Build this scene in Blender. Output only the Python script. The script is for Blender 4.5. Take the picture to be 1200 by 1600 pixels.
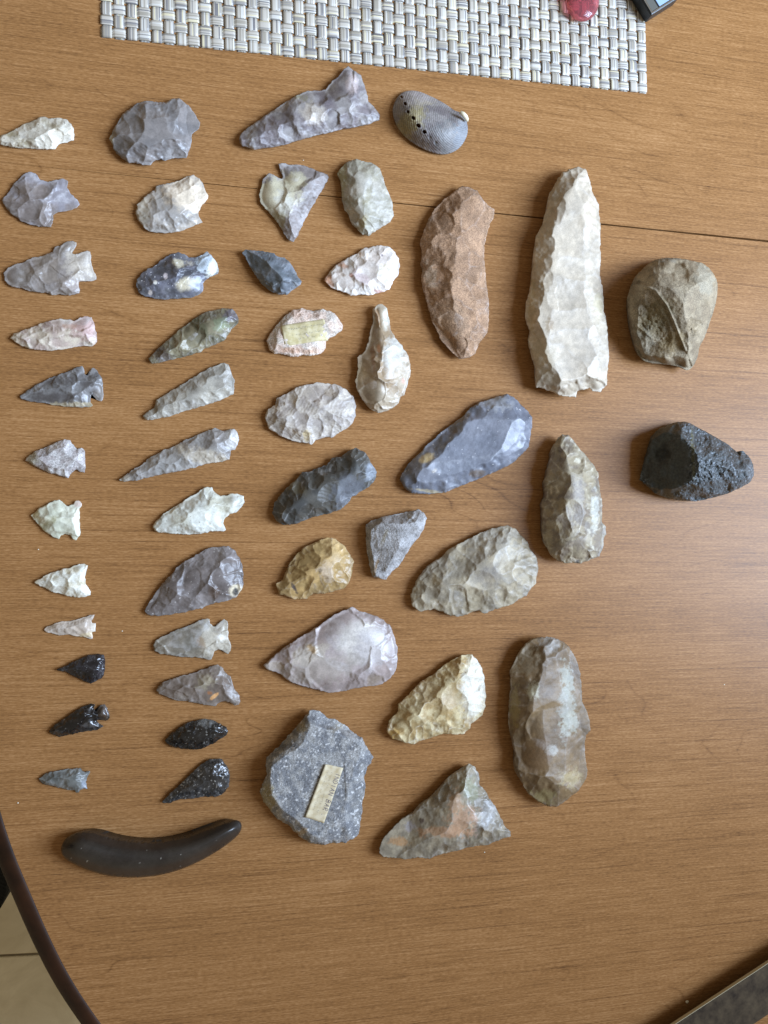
import bpy, math, random
import numpy as np
for o in list(bpy.data.objects): bpy.data.objects.remove(o)
S = bpy.context.scene
COL = S.collection
V = np.array
# ------------------------------------------------------------------ camera
T = math.radians(11.5); AZ = math.radians(4.0); DIST = 0.615; FPX = 1150.0
F = V([math.sin(T)*math.cos(AZ), math.sin(T)*math.sin(AZ), -math.cos(T)])
U = V([0, 1, 0.]) - F*F[1]; U /= np.linalg.norm(U)
R = np.cross(F, U)
CAM = -F*DIST
cd = bpy.data.cameras.new('camera'); cam = bpy.data.objects.new('camera', cd); COL.objects.link(cam)
from mathutils import Matrix, Vector
m = Matrix(((R[0], U[0], -F[0], CAM[0]), (R[1], U[1], -F[1], CAM[1]), (R[2], U[2], -F[2], CAM[2]), (0, 0, 0, 1)))
cam.matrix_world = m
cd.sensor_fit = 'HORIZONTAL'; cd.sensor_width = 36; cd.lens = 36*FPX/1200
cd.clip_start = .01; cd.clip_end = 20
S.camera = cam
def cast(px, py, z=0.0):
    px = np.asarray(px, float); py = np.asarray(py, float)
    d = F[None]*1.0 + R[None]*((px.reshape(-1, 1)-600)/FPX) + U[None]*((800-py.reshape(-1, 1))/FPX)
    t = (z-CAM[2])/d[:, 2]
    return CAM[None, :2] + d[:, :2]*t[:, None]
def c1(px, py, z=0.0): return cast([px], [py], z)[0]
# ------------------------------------------------------------------ light
w = bpy.data.worlds.new('World'); S.world = w; w.use_nodes = True
bg = w.node_tree.nodes['Background']; bg.inputs[0].default_value = (1.0, .84, .62, 1); bg.inputs[1].default_value = .30
def lamp(name, loc, target, sx, sy, power, col):
    l = bpy.data.lights.new(name, 'AREA'); l.shape = 'RECTANGLE'; l.size = sx; l.size_y = sy
    l.energy = power; l.color = col; l.spread = math.radians(84)
    o = bpy.data.objects.new(name, l); COL.objects.link(o); o.location = loc
    d = Vector(target)-Vector(loc); o.rotation_euler = d.to_track_quat('-Z', 'Y').to_euler()
    return o
lamp('window_light', (1.60, .08, 1.30), (-.20, .62, .0), .90, 1.40, 37.0, (.60, .752, 1.0))
S.view_settings.view_transform = 'Standard'; S.view_settings.look = 'None'
S.view_settings.exposure = 0.0; S.view_settings.gamma = 1.0
S.render.engine = 'CYCLES'
# ------------------------------------------------------------------ helpers
def lin(c):
    c = np.asarray(c, float)/255
    return np.where(c <= .04045, c/12.92, ((c+.055)/1.055)**2.4)
def tag(o, label=None, cat=None, group=None, kind=None):
    if label: o['label'] = label
    if cat: o['category'] = cat
    if group: o['group'] = group
    if kind: o['kind'] = kind
    return o
def mesh_obj(name, verts, faces, mat, parent=None, loc=None, smooth=True, col=None, uv=None):
    me = bpy.data.meshes.new(name)
    verts = np.asarray(verts, np.float32)
    if isinstance(faces, np.ndarray):
        n = faces.shape[1]
        me.vertices.add(len(verts)); me.vertices.foreach_set('co', verts.ravel())
        me.loops.add(faces.size); me.loops.foreach_set('vertex_index', faces.ravel().astype(np.int32))
        me.polygons.add(len(faces)); me.polygons.foreach_set('loop_start', np.arange(0, faces.size, n, dtype=np.int32))
        me.polygons.foreach_set('loop_total', np.full(len(faces), n, np.int32))
        me.update(calc_edges=True); me.validate()
    else:
        me.from_pydata([tuple(v) for v in verts], [], [tuple(f) for f in faces]); me.update()
    if smooth: me.polygons.foreach_set('use_smooth', np.ones(len(me.polygons), bool))
    if col is not None:
        a = me.color_attributes.new('Col', 'FLOAT_COLOR', 'POINT')
        c = np.ones((len(verts), 4), np.float32); c[:, :3] = col; a.data.foreach_set('color', c.ravel())
    if uv is not None:
        l = me.uv_layers.new(name='UVMap'); idx = np.zeros(len(me.loops), np.int32); me.loops.foreach_get('vertex_index', idx)
        l.data.foreach_set('uv', np.asarray(uv, np.float32)[idx].ravel())
    me.materials.append(mat)
    o = bpy.data.objects.new(name, me); COL.objects.link(o)
    if parent: o.parent = parent
    if loc is not None: o.location = loc
    return o
def empty(name, loc, rz=0):
    o = bpy.data.objects.new(name, None); COL.objects.link(o); o.location = loc; o.rotation_euler = (0, 0, rz); o.empty_display_size = .01
    return o
TAB = np.random.default_rng(7).random((256, 256)).astype(np.float32)
def vn(x, y, s=0):
    x = x+s*17.31; y = y+s*9.77
    xi = np.floor(x).astype(int); yi = np.floor(y).astype(int); fx = x-xi; fy = y-yi
    fx = fx*fx*(3-2*fx); fy = fy*fy*(3-2*fy)
    a = TAB[xi & 255, yi & 255]; b = TAB[(xi+1) & 255, yi & 255]; c = TAB[xi & 255, (yi+1) & 255]; d = TAB[(xi+1) & 255, (yi+1) & 255]
    return (a+(b-a)*fx)*(1-fy)+(c+(d-c)*fx)*fy
def fbm(x, y, s=0, o=4):
    r = 0; a = .5; t = 0
    for i in range(o):
        r = r+a*(vn(x*2**i, y*2**i, s+i*3)-.5); t += a; a *= .55
    return r/t*2
def blur(a, n):
    for _ in range(n):
        a = (np.roll(a, 1, 0)+np.roll(a, -1, 0)+2*a)/4
        a = (np.roll(a, 1, 1)+np.roll(a, -1, 1)+2*a)/4
    return a
def nodes(name):
    m = bpy.data.materials.new(name); m.use_nodes = True; nt = m.node_tree
    return m, nt, nt.nodes['Principled BSDF'], (lambda t: nt.nodes.new(t)), nt.links.new
def simple(name, col, rough=.5, metal=0, spec=.5, **kw):
    m, nt, b, N, L = nodes(name)
    b.inputs['Base Color'].default_value = (*lin(col), 1); b.inputs['Roughness'].default_value = rough
    b.inputs['Metallic'].default_value = metal; b.inputs['Specular IOR Level'].default_value = spec
    for k, v in kw.items(): b.inputs[k].default_value = v
    n = N('ShaderNodeTexNoise'); n.inputs['Scale'].default_value = 600; n.inputs['Detail'].default_value = 4
    t = N('ShaderNodeTexCoord'); L(t.outputs['Object'], n.inputs['Vector'])
    bp = N('ShaderNodeBump'); bp.inputs['Strength'].default_value = .15; bp.inputs['Distance'].default_value = .0003
    L(n.outputs['Fac'], bp.inputs['Height']); L(bp.outputs[0], b.inputs['Normal'])
    return m
_sm = {}
def stone_mat(kind):
    if kind in _sm: return _sm[kind]
    P = dict(  # roughness, specular, noise contrast, bump distance mm, bump scale, sss
        chert=(.50, .45, .16, .06, 1000, 0), waxy=(.38, .45, .12, .03, 800, 0), glass=(.22, .6, .20, .06, 700, 0),
        grain=(.75, .3, .55, .30, 1000, 0), pitted=(.5, .5, .6, .9, 520, 0), smooth=(.33, .5, .25, .05, 1300, 0), shell=(.55, .4, .25, .12, 900, 0),
    )[kind]
    m, nt, b, N, L = nodes('stone_'+kind)
    b.inputs['Roughness'].default_value = P[0]; b.inputs['Specular IOR Level'].default_value = P[1]
    at = N('ShaderNodeAttribute'); at.attribute_name = 'Col'
    tc = N('ShaderNodeTexCoord')
    n1 = N('ShaderNodeTexNoise'); n1.inputs['Scale'].default_value = P[4]; n1.inputs['Detail'].default_value = 6; n1.inputs['Roughness'].default_value = .65
    n2 = N('ShaderNodeTexNoise'); n2.inputs['Scale'].default_value = 130; n2.inputs['Detail'].default_value = 5; n2.inputs['Distortion'].default_value = .6
    L(tc.outputs['Object'], n1.inputs['Vector']); L(tc.outputs['Object'], n2.inputs['Vector'])
    r1 = N('ShaderNodeMapRange'); r1.inputs[1].default_value = .3; r1.inputs[2].default_value = .7; r1.inputs[3].default_value = 1-P[2]; r1.inputs[4].default_value = 1+P[2]
    r2 = N('ShaderNodeMapRange'); r2.inputs[1].default_value = .3; r2.inputs[2].default_value = .7; r2.inputs[3].default_value = .86; r2.inputs[4].default_value = 1.11
    L(n1.outputs['Fac'], r1.inputs[0]); L(n2.outputs['Fac'], r2.inputs[0])
    mu = N('ShaderNodeMath'); mu.operation = 'MULTIPLY'; L(r1.outputs[0], mu.inputs[0]); L(r2.outputs[0], mu.inputs[1])
    vm = N('ShaderNodeVectorMath'); vm.operation = 'SCALE'; L(at.outputs['Color'], vm.inputs[0]); L(mu.outputs[0], vm.inputs['Scale'])
    L(vm.outputs[0], b.inputs['Base Color'])
    bp = N('ShaderNodeBump'); bp.inputs['Strength'].default_value = 1; bp.inputs['Distance'].default_value = P[3]/1000
    L(n1.outputs['Fac'], bp.inputs['Height']); L(bp.outputs[0], b.inputs['Normal'])
    _sm[kind] = m
    return m
def polydist(P, poly):
    a = poly; b = np.roll(poly, -1, 0)
    D = np.empty(len(P), np.float32); NP = np.empty((len(P), 2), np.float32); IN = np.empty(len(P), bool)
    e = (b-a); ee = (e*e).sum(1)+1e-12
    for s in range(0, len(P), 8000):
        p = P[s:s+8000]
        dx = p[:, None, 0]-a[None, :, 0]; dy = p[:, None, 1]-a[None, :, 1]
        t = np.clip((dx*e[:, 0]+dy*e[:, 1])/ee, 0, 1)
        qx = dx-t*e[:, 0]; qy = dy-t*e[:, 1]; d2 = qx*qx+qy*qy
        k = d2.argmin(1); r = np.arange(len(p))
        D[s:s+8000] = np.sqrt(d2[r, k]); NP[s:s+8000, 0] = p[:, 0]-qx[r, k]; NP[s:s+8000, 1] = p[:, 1]-qy[r, k]
        cr = ((a[None, :, 1] > p[:, None, 1]) != (b[None, :, 1] > p[:, None, 1])) & (p[:, None, 0] < e[None, :, 0]*(-dy)*(-1)/np.where(e[:, 1] == 0, 1e-9, e[:, 1])[None]+a[None, :, 0])
        IN[s:s+8000] = cr.sum(1) % 2 == 1
    return D, NP, IN
def px(ox, oy, s, pts): return [(ox+x/s, oy+y/s) for x, y in pts]
def resample(P, step):
    Q = []
    for i in range(len(P)):
        a = P[i]; b = P[(i+1) % len(P)]; n = max(1, int(round(np.linalg.norm(b-a)/step)))
        for j in range(n): Q.append(a+(b-a)*j/n)
    return V(Q)
def chaikin(P, n=1):
    for _ in range(n):
        Q = np.roll(P, -1, 0); P = np.stack([P*.75+Q*.25, P*.25+Q*.75], 1).reshape(-1, 2)
    return P
def sstep(a, b, x):
    t = np.clip((x-a)/(b-a), 0, 1); return t*t*(3-2*t)
SEED = [100]
GROUPS = {'arrowhead': 'chipped stone arrowheads laid out on the table', 'scraper': 'chipped stone scrapers and blades laid out on the table'}
def stone(name, label, cat, pts, H, col, col2=None, mix=.5, ms=8, ze=.3, q=2.0, p=.95, scar=8, k=.18, gj=.21, zj=.05, steep=1.3,
          rough=.05, rs=1.5, ser=.4, ridge=.35, ridgecol=None, edge=.25, patches=(), speck=0, speckcol=(235, 235, 235), faces=(), kind='chert',
          lean=1.0, step=.42, rnd=0, pits=(), hollow=False, ripple=0.0, soft=0, seed=None, group=None, grow=None, tone=.05, an=.28, stepf=.3, ridges=(), hollows=(), smoothzone=None):
    scar *= 1.2
    SEED[0] += 1; sd = seed or SEED[0]; rng = np.random.default_rng(sd)
    zem = ze*H
    P = cast([a for a, b in pts], [b for a, b in pts], zem/1000)*1000
    if rnd: P = chaikin(P, rnd)
    P = resample(P, .9)
    cen = P.mean(0)
    if ser:
        nrm = np.roll(P, -1, 0)-np.roll(P, 1, 0); nrm = np.stack([nrm[:, 1], -nrm[:, 0]], 1); nrm /= np.linalg.norm(nrm, axis=1)[:, None]+1e-9
        P = P+nrm*(fbm(P[:, 0]/2.6, P[:, 1]/2.6, sd, 3)*ser*2)[:, None]
    P = P-cen
    lo = P.min(0)-2*step; hi = P.max(0)+2*step
    nx = int((hi[0]-lo[0])/step)+2; ny = int((hi[1]-lo[1])/step)+2
    gx, gy = np.meshgrid(lo[0]+np.arange(nx)*step, lo[1]+np.arange(ny)*step)
    G = np.stack([gx.ravel(), gy.ravel()], 1)
    D, NP, IN = polydist(G, P)
    ing = IN.reshape(ny, nx)
    for _ in range(3):
        nb = np.roll(ing, 1, 0).astype(int)+np.roll(ing, -1, 0)+np.roll(ing, 1, 1)+np.roll(ing, -1, 1)
        far = D.reshape(ny, nx) > step*.6
        ing = np.where(far & (nb == 4), True, np.where(far & (nb == 0), False, ing))
    IN = ing.ravel()
    sdist = np.where(IN, D, -D)
    d = np.maximum(sdist, 0).reshape(ny, nx)
    W = d.max()
    t = np.clip(d/(W*p), 0, 1)
    h0 = (H-zem)*(1-(1-t)**q)
    ns = max(2, int((W*.12/step)**2)) if soft == 0 else int((soft/step)**2)
    ns = min(ns, 260)
    h0 = blur(h0, ns)
    fd = blur(d, ns)
    gyd, gxd = np.gradient(fd, step)
    wx = gx+fbm(gx/(scar*.5+.1), gy/(scar*.5+.1), sd+1, 3)*scar*.16; wy = gy+fbm(gx/(scar*.5+.1), gy/(scar*.5+.1), sd+5, 3)*scar*.16
    S1 = h0.copy(); S2 = h0+9; cid = np.zeros_like(h0, int)
    if scar:
        gyh, gxh = np.gradient(h0, step)
        ins = np.where((sdist > .6).ravel())[0]
        rng.shuffle(ins); seeds = []
        tf = (d/W).ravel(); Gx = G
        for i in ins[:6000]:
            g = G[i]; r = scar*(.30+1.3*tf[i])
            if all((g[0]-s[0])**2+(g[1]-s[1])**2 > (max(r, s[2])*.85)**2 if False else (g[0]-s[0])**2+(g[1]-s[1])**2 > r*r*.7 for s in seeds): seeds.append((g[0], g[1], r, i))
            if len(seeds) > 260: break
        S1 = np.full_like(h0, 1e3); S2 = np.full_like(h0, 1e3); SU = np.full_like(h0, 1e3)
        for j, (sx_, sy_, r, i) in enumerate(seeds):
            iy, ix = divmod(i, nx)
            n = V([gxd[iy, ix], gyd[iy, ix]]); ln = np.linalg.norm(n)
            if ln < .15: a_ = rng.uniform(0, 6.28); n = V([math.cos(a_), math.sin(a_)])
            else:
                a_ = rng.normal(0, .45); n = n/ln; n = V([n[0]*math.cos(a_)-n[1]*math.sin(a_), n[0]*math.sin(a_)+n[1]*math.cos(a_)])
            dx = wx-sx_; dy = wy-sy_; un = dx*n[0]+dy*n[1]; ut = -dx*n[1]+dy*n[0]
            kk = k/r*rng.uniform(.7, 1.4)
            g0 = gxh[iy, ix]+rng.normal(0, gj); g1 = gyh[iy, ix]+rng.normal(0, gj)
            z = h0[iy, ix]+rng.normal(0, zj)*r*.8+g0*dx+g1*dy+kk*(un*un*an+ut*ut*1.3)
            if ripple: z = z+ripple*np.sin((np.hypot(un+r*1.2, ut))*2*math.pi/(1.6+r*.08))
            z = np.maximum(z, h0-.4-.10*scar); SU = np.minimum(SU, z)
            if rng.random() < stepf: z = np.where((un > r*rng.uniform(.75, 1.2)*(1+.14*fbm(gx/(r+1), gy/(r+1), sd+j, 2))), 1e3, z)
            lt = z < S1
            S2 = np.where(lt, S1, np.minimum(S2, z)); S1 = np.where(lt, z, S1); cid = np.where(lt, j, cid)
    if scar:
        S1 = np.minimum(S1, SU+.15+.025*scar); S1 = np.minimum(S1, h0+.4+.08*scar)
        for _ in range(1): S1 = np.maximum(S1, np.maximum(np.maximum(np.roll(S1, 1, 0), np.roll(S1, -1, 0)), np.maximum(np.roll(S1, 1, 1), np.roll(S1, -1, 1))))
        for _ in range(1): S1 = np.minimum(S1, np.minimum(np.minimum(np.roll(S1, 1, 0), np.roll(S1, -1, 0)), np.minimum(np.roll(S1, 1, 1), np.roll(S1, -1, 1))))
    for f in faces:
        a, b, c = [V([*(c1(q_[0], q_[1], zem/1000)*1000-cen), q_[2]-zem]) for q_ in (f[0:3], f[3:6], (f[6], f[7], max(f[8], zem+.4)))]
        nn = np.cross(b-a, c-a); nn /= nn[2] if abs(nn[2]) > 1e-9 else 1
        z = a[2]-(nn[0]*(wx*.5+gx*.5-a[0])+nn[1]*(wy*.5+gy*.5-a[1]))
        if scar: z = z+(S1-h0)*.30
        lt = z < S1; S2 = np.where(lt, S1, np.minimum(S2, z)); S1 = np.where(lt, z, S1); cid = np.where(lt, 500+int(f[0]*7+f[1]) % 600, cid)
    st = steep*(.75+.7*(fbm(gx/(scar*.4+1), gy/(scar*.4+1), sd+9, 2)+.5))
    z = np.minimum(S1, st*d*(1+(d/3.5)**2))
    z = np.maximum(z, .14*d)
    RW = np.ones_like(z)
    for (hx, hy, rx_, ry_, an2, dep, rg_) in hollows:
        c = c1(hx, hy, zem/1000)*1000-cen; a2 = math.radians(an2); dx = gx-c[0]; dy = gy-c[1]
        uu = (dx*math.cos(a2)+dy*math.sin(a2))/(rx_*.55); vv = (-dx*math.sin(a2)+dy*math.cos(a2))/(ry_*.55)
        f = sstep(1.12, .86, np.sqrt(uu*uu+vv*vv)+.10*fbm(gx/4, gy/4, sd+70, 3)); z = z-f*dep+f*fbm(gx/2.4, gy/2.4, sd+71, 4)*rg_
    for (rp_, hh_, ww_) in ridges:
        pl = cast([q_[0] for q_ in rp_], [q_[1] for q_ in rp_], zem/1000)*1000-cen
        dm = np.full(gx.shape, 1e9)
        for a_p, b_p in zip(pl[:-1], pl[1:]):
            e_ = b_p-a_p; tt_ = np.clip(((gx-a_p[0])*e_[0]+(gy-a_p[1])*e_[1])/(e_@e_), 0, 1)
            dm = np.minimum(dm, np.hypot(gx-a_p[0]-tt_*e_[0], gy-a_p[1]-tt_*e_[1]))
        z = z+hh_*np.exp(-(dm/ww_)**2)
    if smoothzone:
        hx, hy, rx_, ry_, an2 = smoothzone; c = c1(hx, hy, zem/1000)*1000-cen; a2 = math.radians(an2); dx = gx-c[0]; dy = gy-c[1]
        uu = (dx*math.cos(a2)+dy*math.sin(a2))/(rx_*.55); vv = (-dx*math.sin(a2)+dy*math.cos(a2))/(ry_*.55)
        RW = 1-.93*sstep(1.05, .9, np.sqrt(uu*uu+vv*vv))
    if rough: z = z+fbm(gx/rs, gy/rs, sd+20, 4)*rough*np.clip(d/1.5, 0, 1)*RW
    hole = np.zeros_like(z, bool)
    for (hx, hy, hr, dep) in pits:
        c = c1(hx, hy, zem/1000)*1000-cen; rr = np.hypot(gx-c[0], gy-c[1]); hr *= .5; 
        if dep > 50: hr *= 1.35; hole |= rr < hr; z = z+.35*np.exp(-((rr-hr*1.3)/(hr*.5))**2)
        else: z = z-dep*np.exp(-(rr/hr)**2*1.2)
    gr = None
    if grow is not None:
        c = c1(grow[0], grow[1], zem/1000)*1000-cen
        rr = np.hypot(gx-c[0], gy-c[1]); an_ = np.arctan2(gy-c[1], gx-c[0])
        gr = np.sin(rr*grow[2]+fbm(gx/9, gy/9, sd, 3)*3+an_*2)*.6+np.sin(rr*grow[2]*2.3+fbm(gx/5, gy/5, sd+3, 3)*4)*.4
        z = z+gr*grow[3]*np.clip(d/3, 0, 1)
    # colour -------------------------------------------------
    C = np.ones((ny, nx, 3))*lin(col)
    if col2 is not None:
        f = sstep(-.28, .28, fbm(gx/ms, gy/ms, sd+30, 5)+(mix-.5)*.9)[..., None]; C = C*(1-f)+lin(col2)*f
    if scar and tone: C = C*(1+np.random.default_rng(sd+3).normal(0, tone, 1200)[cid % 1200])[..., None]
    fn = fbm(gx/3.2, gy/3.2, sd+40, 5); fn2 = fbm(gx/.9, gy/.9, sd+50, 3)
    for pt in patches:
        cx, cy, rx, ry, ang, pc = pt[:6]; nz = pt[6] if len(pt) > 6 else .5; am = pt[7] if len(pt) > 7 else 1
        c = c1(cx, cy, zem/1000)*1000-cen; a_ = math.radians(ang)
        dx = gx-c[0]; dy = gy-c[1]
        uu = (dx*math.cos(a_)+dy*math.sin(a_))/(rx*.53); vv = (-dx*math.sin(a_)+dy*math.cos(a_))/(ry*.53)
        f = (am*sstep(.30, -.34, np.sqrt(uu*uu+vv*vv)-1+fn*nz*1.1+fn2*nz*.55)*np.clip(.92+fn2*.5, 0, 1))[..., None]
        C = C*(1-f)+lin(pc)*f
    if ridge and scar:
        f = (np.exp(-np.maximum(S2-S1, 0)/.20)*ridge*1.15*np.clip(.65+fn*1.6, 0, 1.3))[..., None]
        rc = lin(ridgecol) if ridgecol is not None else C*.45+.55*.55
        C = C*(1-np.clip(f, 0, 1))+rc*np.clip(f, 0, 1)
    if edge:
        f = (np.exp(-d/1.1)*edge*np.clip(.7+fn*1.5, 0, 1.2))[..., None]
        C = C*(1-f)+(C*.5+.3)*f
    if gr is not None: C = C*(1+.22*gr[..., None])
    if speck:
        rs_ = np.random.default_rng(sd+60).random((ny, nx)); rs_ = blur(rs_, 1); th = np.quantile(rs_, 1-speck)
        f = (sstep(th-.03, th+.02, rs_)*np.clip(RW*1.2-.2, 0, 1))[..., None]; C = C*(1-f)+lin(speckcol)*f
    C = np.clip(C*(1+fn[..., None]*.22), .003, .92)
    # mesh ---------------------------------------------------
    sdg = sdist.reshape(ny, nx); X = gx.copy(); Y = gy.copy(); NPg = NP.reshape(ny, nx, 2)
    near = np.abs(sdg) < step*.72
    X[near] = NPg[..., 0][near]; Y[near] = NPg[..., 1][near]; z = np.where(near, 0, z)
    ok = sdg > -step*.72
    qk = ok[:-1, :-1] & ok[1:, :-1] & ok[:-1, 1:] & ok[1:, 1:] & ((sdg[:-1, :-1]+sdg[1:, :-1]+sdg[:-1, 1:]+sdg[1:, 1:]) > step*.2)
    hq = hole[:-1, :-1] & hole[1:, 1:]
    qk &= ~hq
    I = np.arange(ny*nx).reshape(ny, nx)
    Q = np.stack([I[:-1, :-1][qk], I[:-1, 1:][qk], I[1:, 1:][qk], I[1:, :-1][qk]], 1)
    used = np.unique(Q); remap = np.full(ny*nx, -1); remap[used] = np.arange(len(used)); Q = remap[Q]
    zz = z.ravel()[used]+zem
    VX = X.ravel()[used]; VY = Y.ravel()[used]
    lv = np.zeros(2)
    if lean:
        lv = (CAM[:2]-cen/1000)/CAM[2]*lean
    verts = np.stack([VX+(zz-zem)*lv[0], VY+(zz-zem)*lv[1], zz], 1)/1000
    C = C.reshape(-1, 3)[used]
    n0 = len(verts)
    E = np.concatenate([Q[:, [0, 1]], Q[:, [1, 2]], Q[:, [2, 3]], Q[:, [3, 0]]])
    key = np.minimum(E[:, 0], E[:, 1]).astype(np.int64)*n0+np.maximum(E[:, 0], E[:, 1])
    _, inv, cnt = np.unique(key, return_inverse=True, return_counts=True)
    B = E[cnt[inv] == 1]
    if not hollow:
        bv = np.unique(B); mp = np.full(n0, -1); mp[bv] = np.arange(len(bv))
        base = verts[bv].copy(); f = .86 if H < 14 else .9
        base[:, :2] *= f; base[:, 2] = 0.0002
        verts = np.concatenate([verts, base, [[0, 0, .0002]]]); C = np.concatenate([C, C[bv], C[bv[:1]]])
        sk = np.stack([B[:, 1], B[:, 0], n0+mp[B[:, 0]], n0+mp[B[:, 1]]], 1)
        cp = np.stack([n0+mp[B[:, 1]], n0+mp[B[:, 0]], np.full(len(B), len(verts)-1)], 1)
        fc = [Q, sk, cp]
    else: fc = [Q]
    # build with mixed faces
    me = bpy.data.meshes.new(name)
    me.vertices.add(len(verts)); me.vertices.foreach_set('co', verts.astype(np.float32).ravel())
    li = np.concatenate([a.ravel() for a in fc]).astype(np.int32); tot = np.concatenate([np.full(len(a), a.shape[1]) for a in fc]).astype(np.int32)
    me.loops.add(len(li)); me.loops.foreach_set('vertex_index', li)
    me.polygons.add(len(tot)); me.polygons.foreach_set('loop_start', np.concatenate([[0], np.cumsum(tot)[:-1]]).astype(np.int32)); me.polygons.foreach_set('loop_total', tot)
    me.update(calc_edges=True)
    me.polygons.foreach_set('use_smooth', np.ones(len(tot), bool))
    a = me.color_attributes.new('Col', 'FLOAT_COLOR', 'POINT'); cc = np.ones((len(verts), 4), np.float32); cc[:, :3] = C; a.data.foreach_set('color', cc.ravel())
    me.materials.append(stone_mat(kind))
    o = bpy.data.objects.new(name, me); COL.objects.link(o); o.location = (cen[0]/1000, cen[1]/1000, 0)
    tag(o, label, cat, group or GROUPS.get(cat))
    def height(x, y):   # world metres -> local z (metres)
        ix = int(round((x*1000-cen[0]-lo[0])/step)); iy = int(round((y*1000-cen[1]-lo[1])/step))
        return (z[np.clip(iy, 0, ny-1), np.clip(ix, 0, nx-1)]+zem)/1000
    return o, height, cen/1000
# ------------------------------------------------------------------ table
def wood_mat():
    m, nt, b, N, L = nodes('table_wood')
    tc = N('ShaderNodeTexCoord'); sp = N('ShaderNodeSeparateXYZ'); L(tc.outputs['Object'], sp.inputs[0])
    def M(op, a, b_=None, c=None):
        n = N('ShaderNodeMath'); n.operation = op
        for i, v in enumerate([a, b_, c]):
            if v is None: continue
            if isinstance(v, (int, float)): n.inputs[i].default_value = v
            else: L(v, n.inputs[i])
        return n.outputs[0]
    x, y = sp.outputs[0], sp.outputs[1]
    # grain line direction, straight and parallel to the seam
    v = M('ADD', y, M('MULTIPLY', x, GR))
    def noise(su, sv, det=4, rgh=.6, off=0.0, dist=0.0):
        c = N('ShaderNodeCombineXYZ'); L(M('MULTIPLY', x, su), c.inputs[0]); L(M('MULTIPLY', v, sv), c.inputs[1]); c.inputs[2].default_value = off
        n = N('ShaderNodeTexNoise'); n.inputs['Scale'].default_value = 1; n.inputs['Detail'].default_value = det; n.inputs['Roughness'].default_value = rgh
        n.inputs['Distortion'].default_value = dist; L(c.outputs[0], n.inputs['Vector']); return n.outputs['Fac']
    fine = noise(34, 1150, 3, .7, 1)       # short fine dashes
    mid = noise(7, 420, 4, .65, 3)
    broad = noise(2.2, 26, 3, .5, 5)
    blot = noise(9, 22, 3, .5, 8)
    fleck = noise(260, 1300, 2, .6, 12)
    # cathedral contour lines
    ct = noise(3.0, 9.5, 2.5, .45, 7.7, .35)
    w1 = M('FRACT', M('MULTIPLY', ct, 17))
    line = M('POWER', M('SUBTRACT', 1, M('ABSOLUTE', M('SUBTRACT', M('MULTIPLY', w1, 2), 1))), 16)
    msk = M('MULTIPLY', line, M('MAXIMUM', M('MULTIPLY', M('SUBTRACT', noise(6, 16, 3, .5, 20), .47), 4.0), 0))
    s = M('ADD', M('MULTIPLY', M('SUBTRACT', fine, .5), 1.05), M('MULTIPLY', M('SUBTRACT', mid, .5), .58))
    s = M('ADD', s, M('MULTIPLY', M('SUBTRACT', broad, .5), .34))
    s = M('ADD', s, M('MULTIPLY', M('SUBTRACT', blot, .5), .26))
    s = M('ADD', s, M('MULTIPLY', M('SUBTRACT', fleck, .5), .95))
    # dark streak dashes
    dk = M('MAXIMUM', M('MULTIPLY', M('SUBTRACT', noise(4, 430, 3, .6, 31), .58), 5.0), 0)
    s = M('SUBTRACT', s, M('MULTIPLY', M('MINIMUM', dk, 1), .42))
    s = M('SUBTRACT', s, M('MULTIPLY', M('MINIMUM', msk, 1), .34))
    f = M('ADD', M('MULTIPLY', s, .86), .5)
    cr = N('ShaderNodeValToRGB'); L(f, cr.inputs[0]); e = cr.color_ramp.elements
    e[0].position = 0.0; e[0].color = (*lin((86, 57, 34)), 1); e[1].position = 1.0; e[1].color = (*lin((188, 145, 100)), 1)
    e2 = cr.color_ramp.elements.new(.5); e2.color = (*lin((147, 105, 63)), 1)
    L(cr.outputs[0], b.inputs['Base Color'])
    ro = M('ADD', .30, M('MULTIPLY', fine, .12)); L(ro, b.inputs['Roughness']); b.inputs['Specular IOR Level'].default_value = .15
    bp = N('ShaderNodeBump'); bp.inputs['Strength'].default_value = .35; bp.inputs['Distance'].default_value = .00012; L(fine, bp.inputs['Height']); L(bp.outputs[0], b.inputs['Normal'])
    return m
sa, sb = c1(90, 263), c1(1200, 377)
sdir = (sb-sa)/np.linalg.norm(sb-sa)
GR = -sdir[1]/sdir[0]
print('seam slope', GR)
wood = wood_mat()
sn = V([-sdir[1], sdir[0]])
inner_px = [(0, 1268), (20, 1330), (43, 1385), (75, 1460), (110, 1530), (157, 1600), (215, 1675), (290, 1755), (385, 1830), (510, 1895), (680, 1940), (900, 1960)]
inner = cast([a for a, b in inner_px], [b for a, b in inner_px])
up_px = [(-14, 1210), (-32, 1100), (-44, 980), (-52, 840), (-56, 700), (-56, 500)]
up = cast([a for a, b in up_px], [b for a, b in up_px])
left_low = list(up[::-1])+list(inner)
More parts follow.
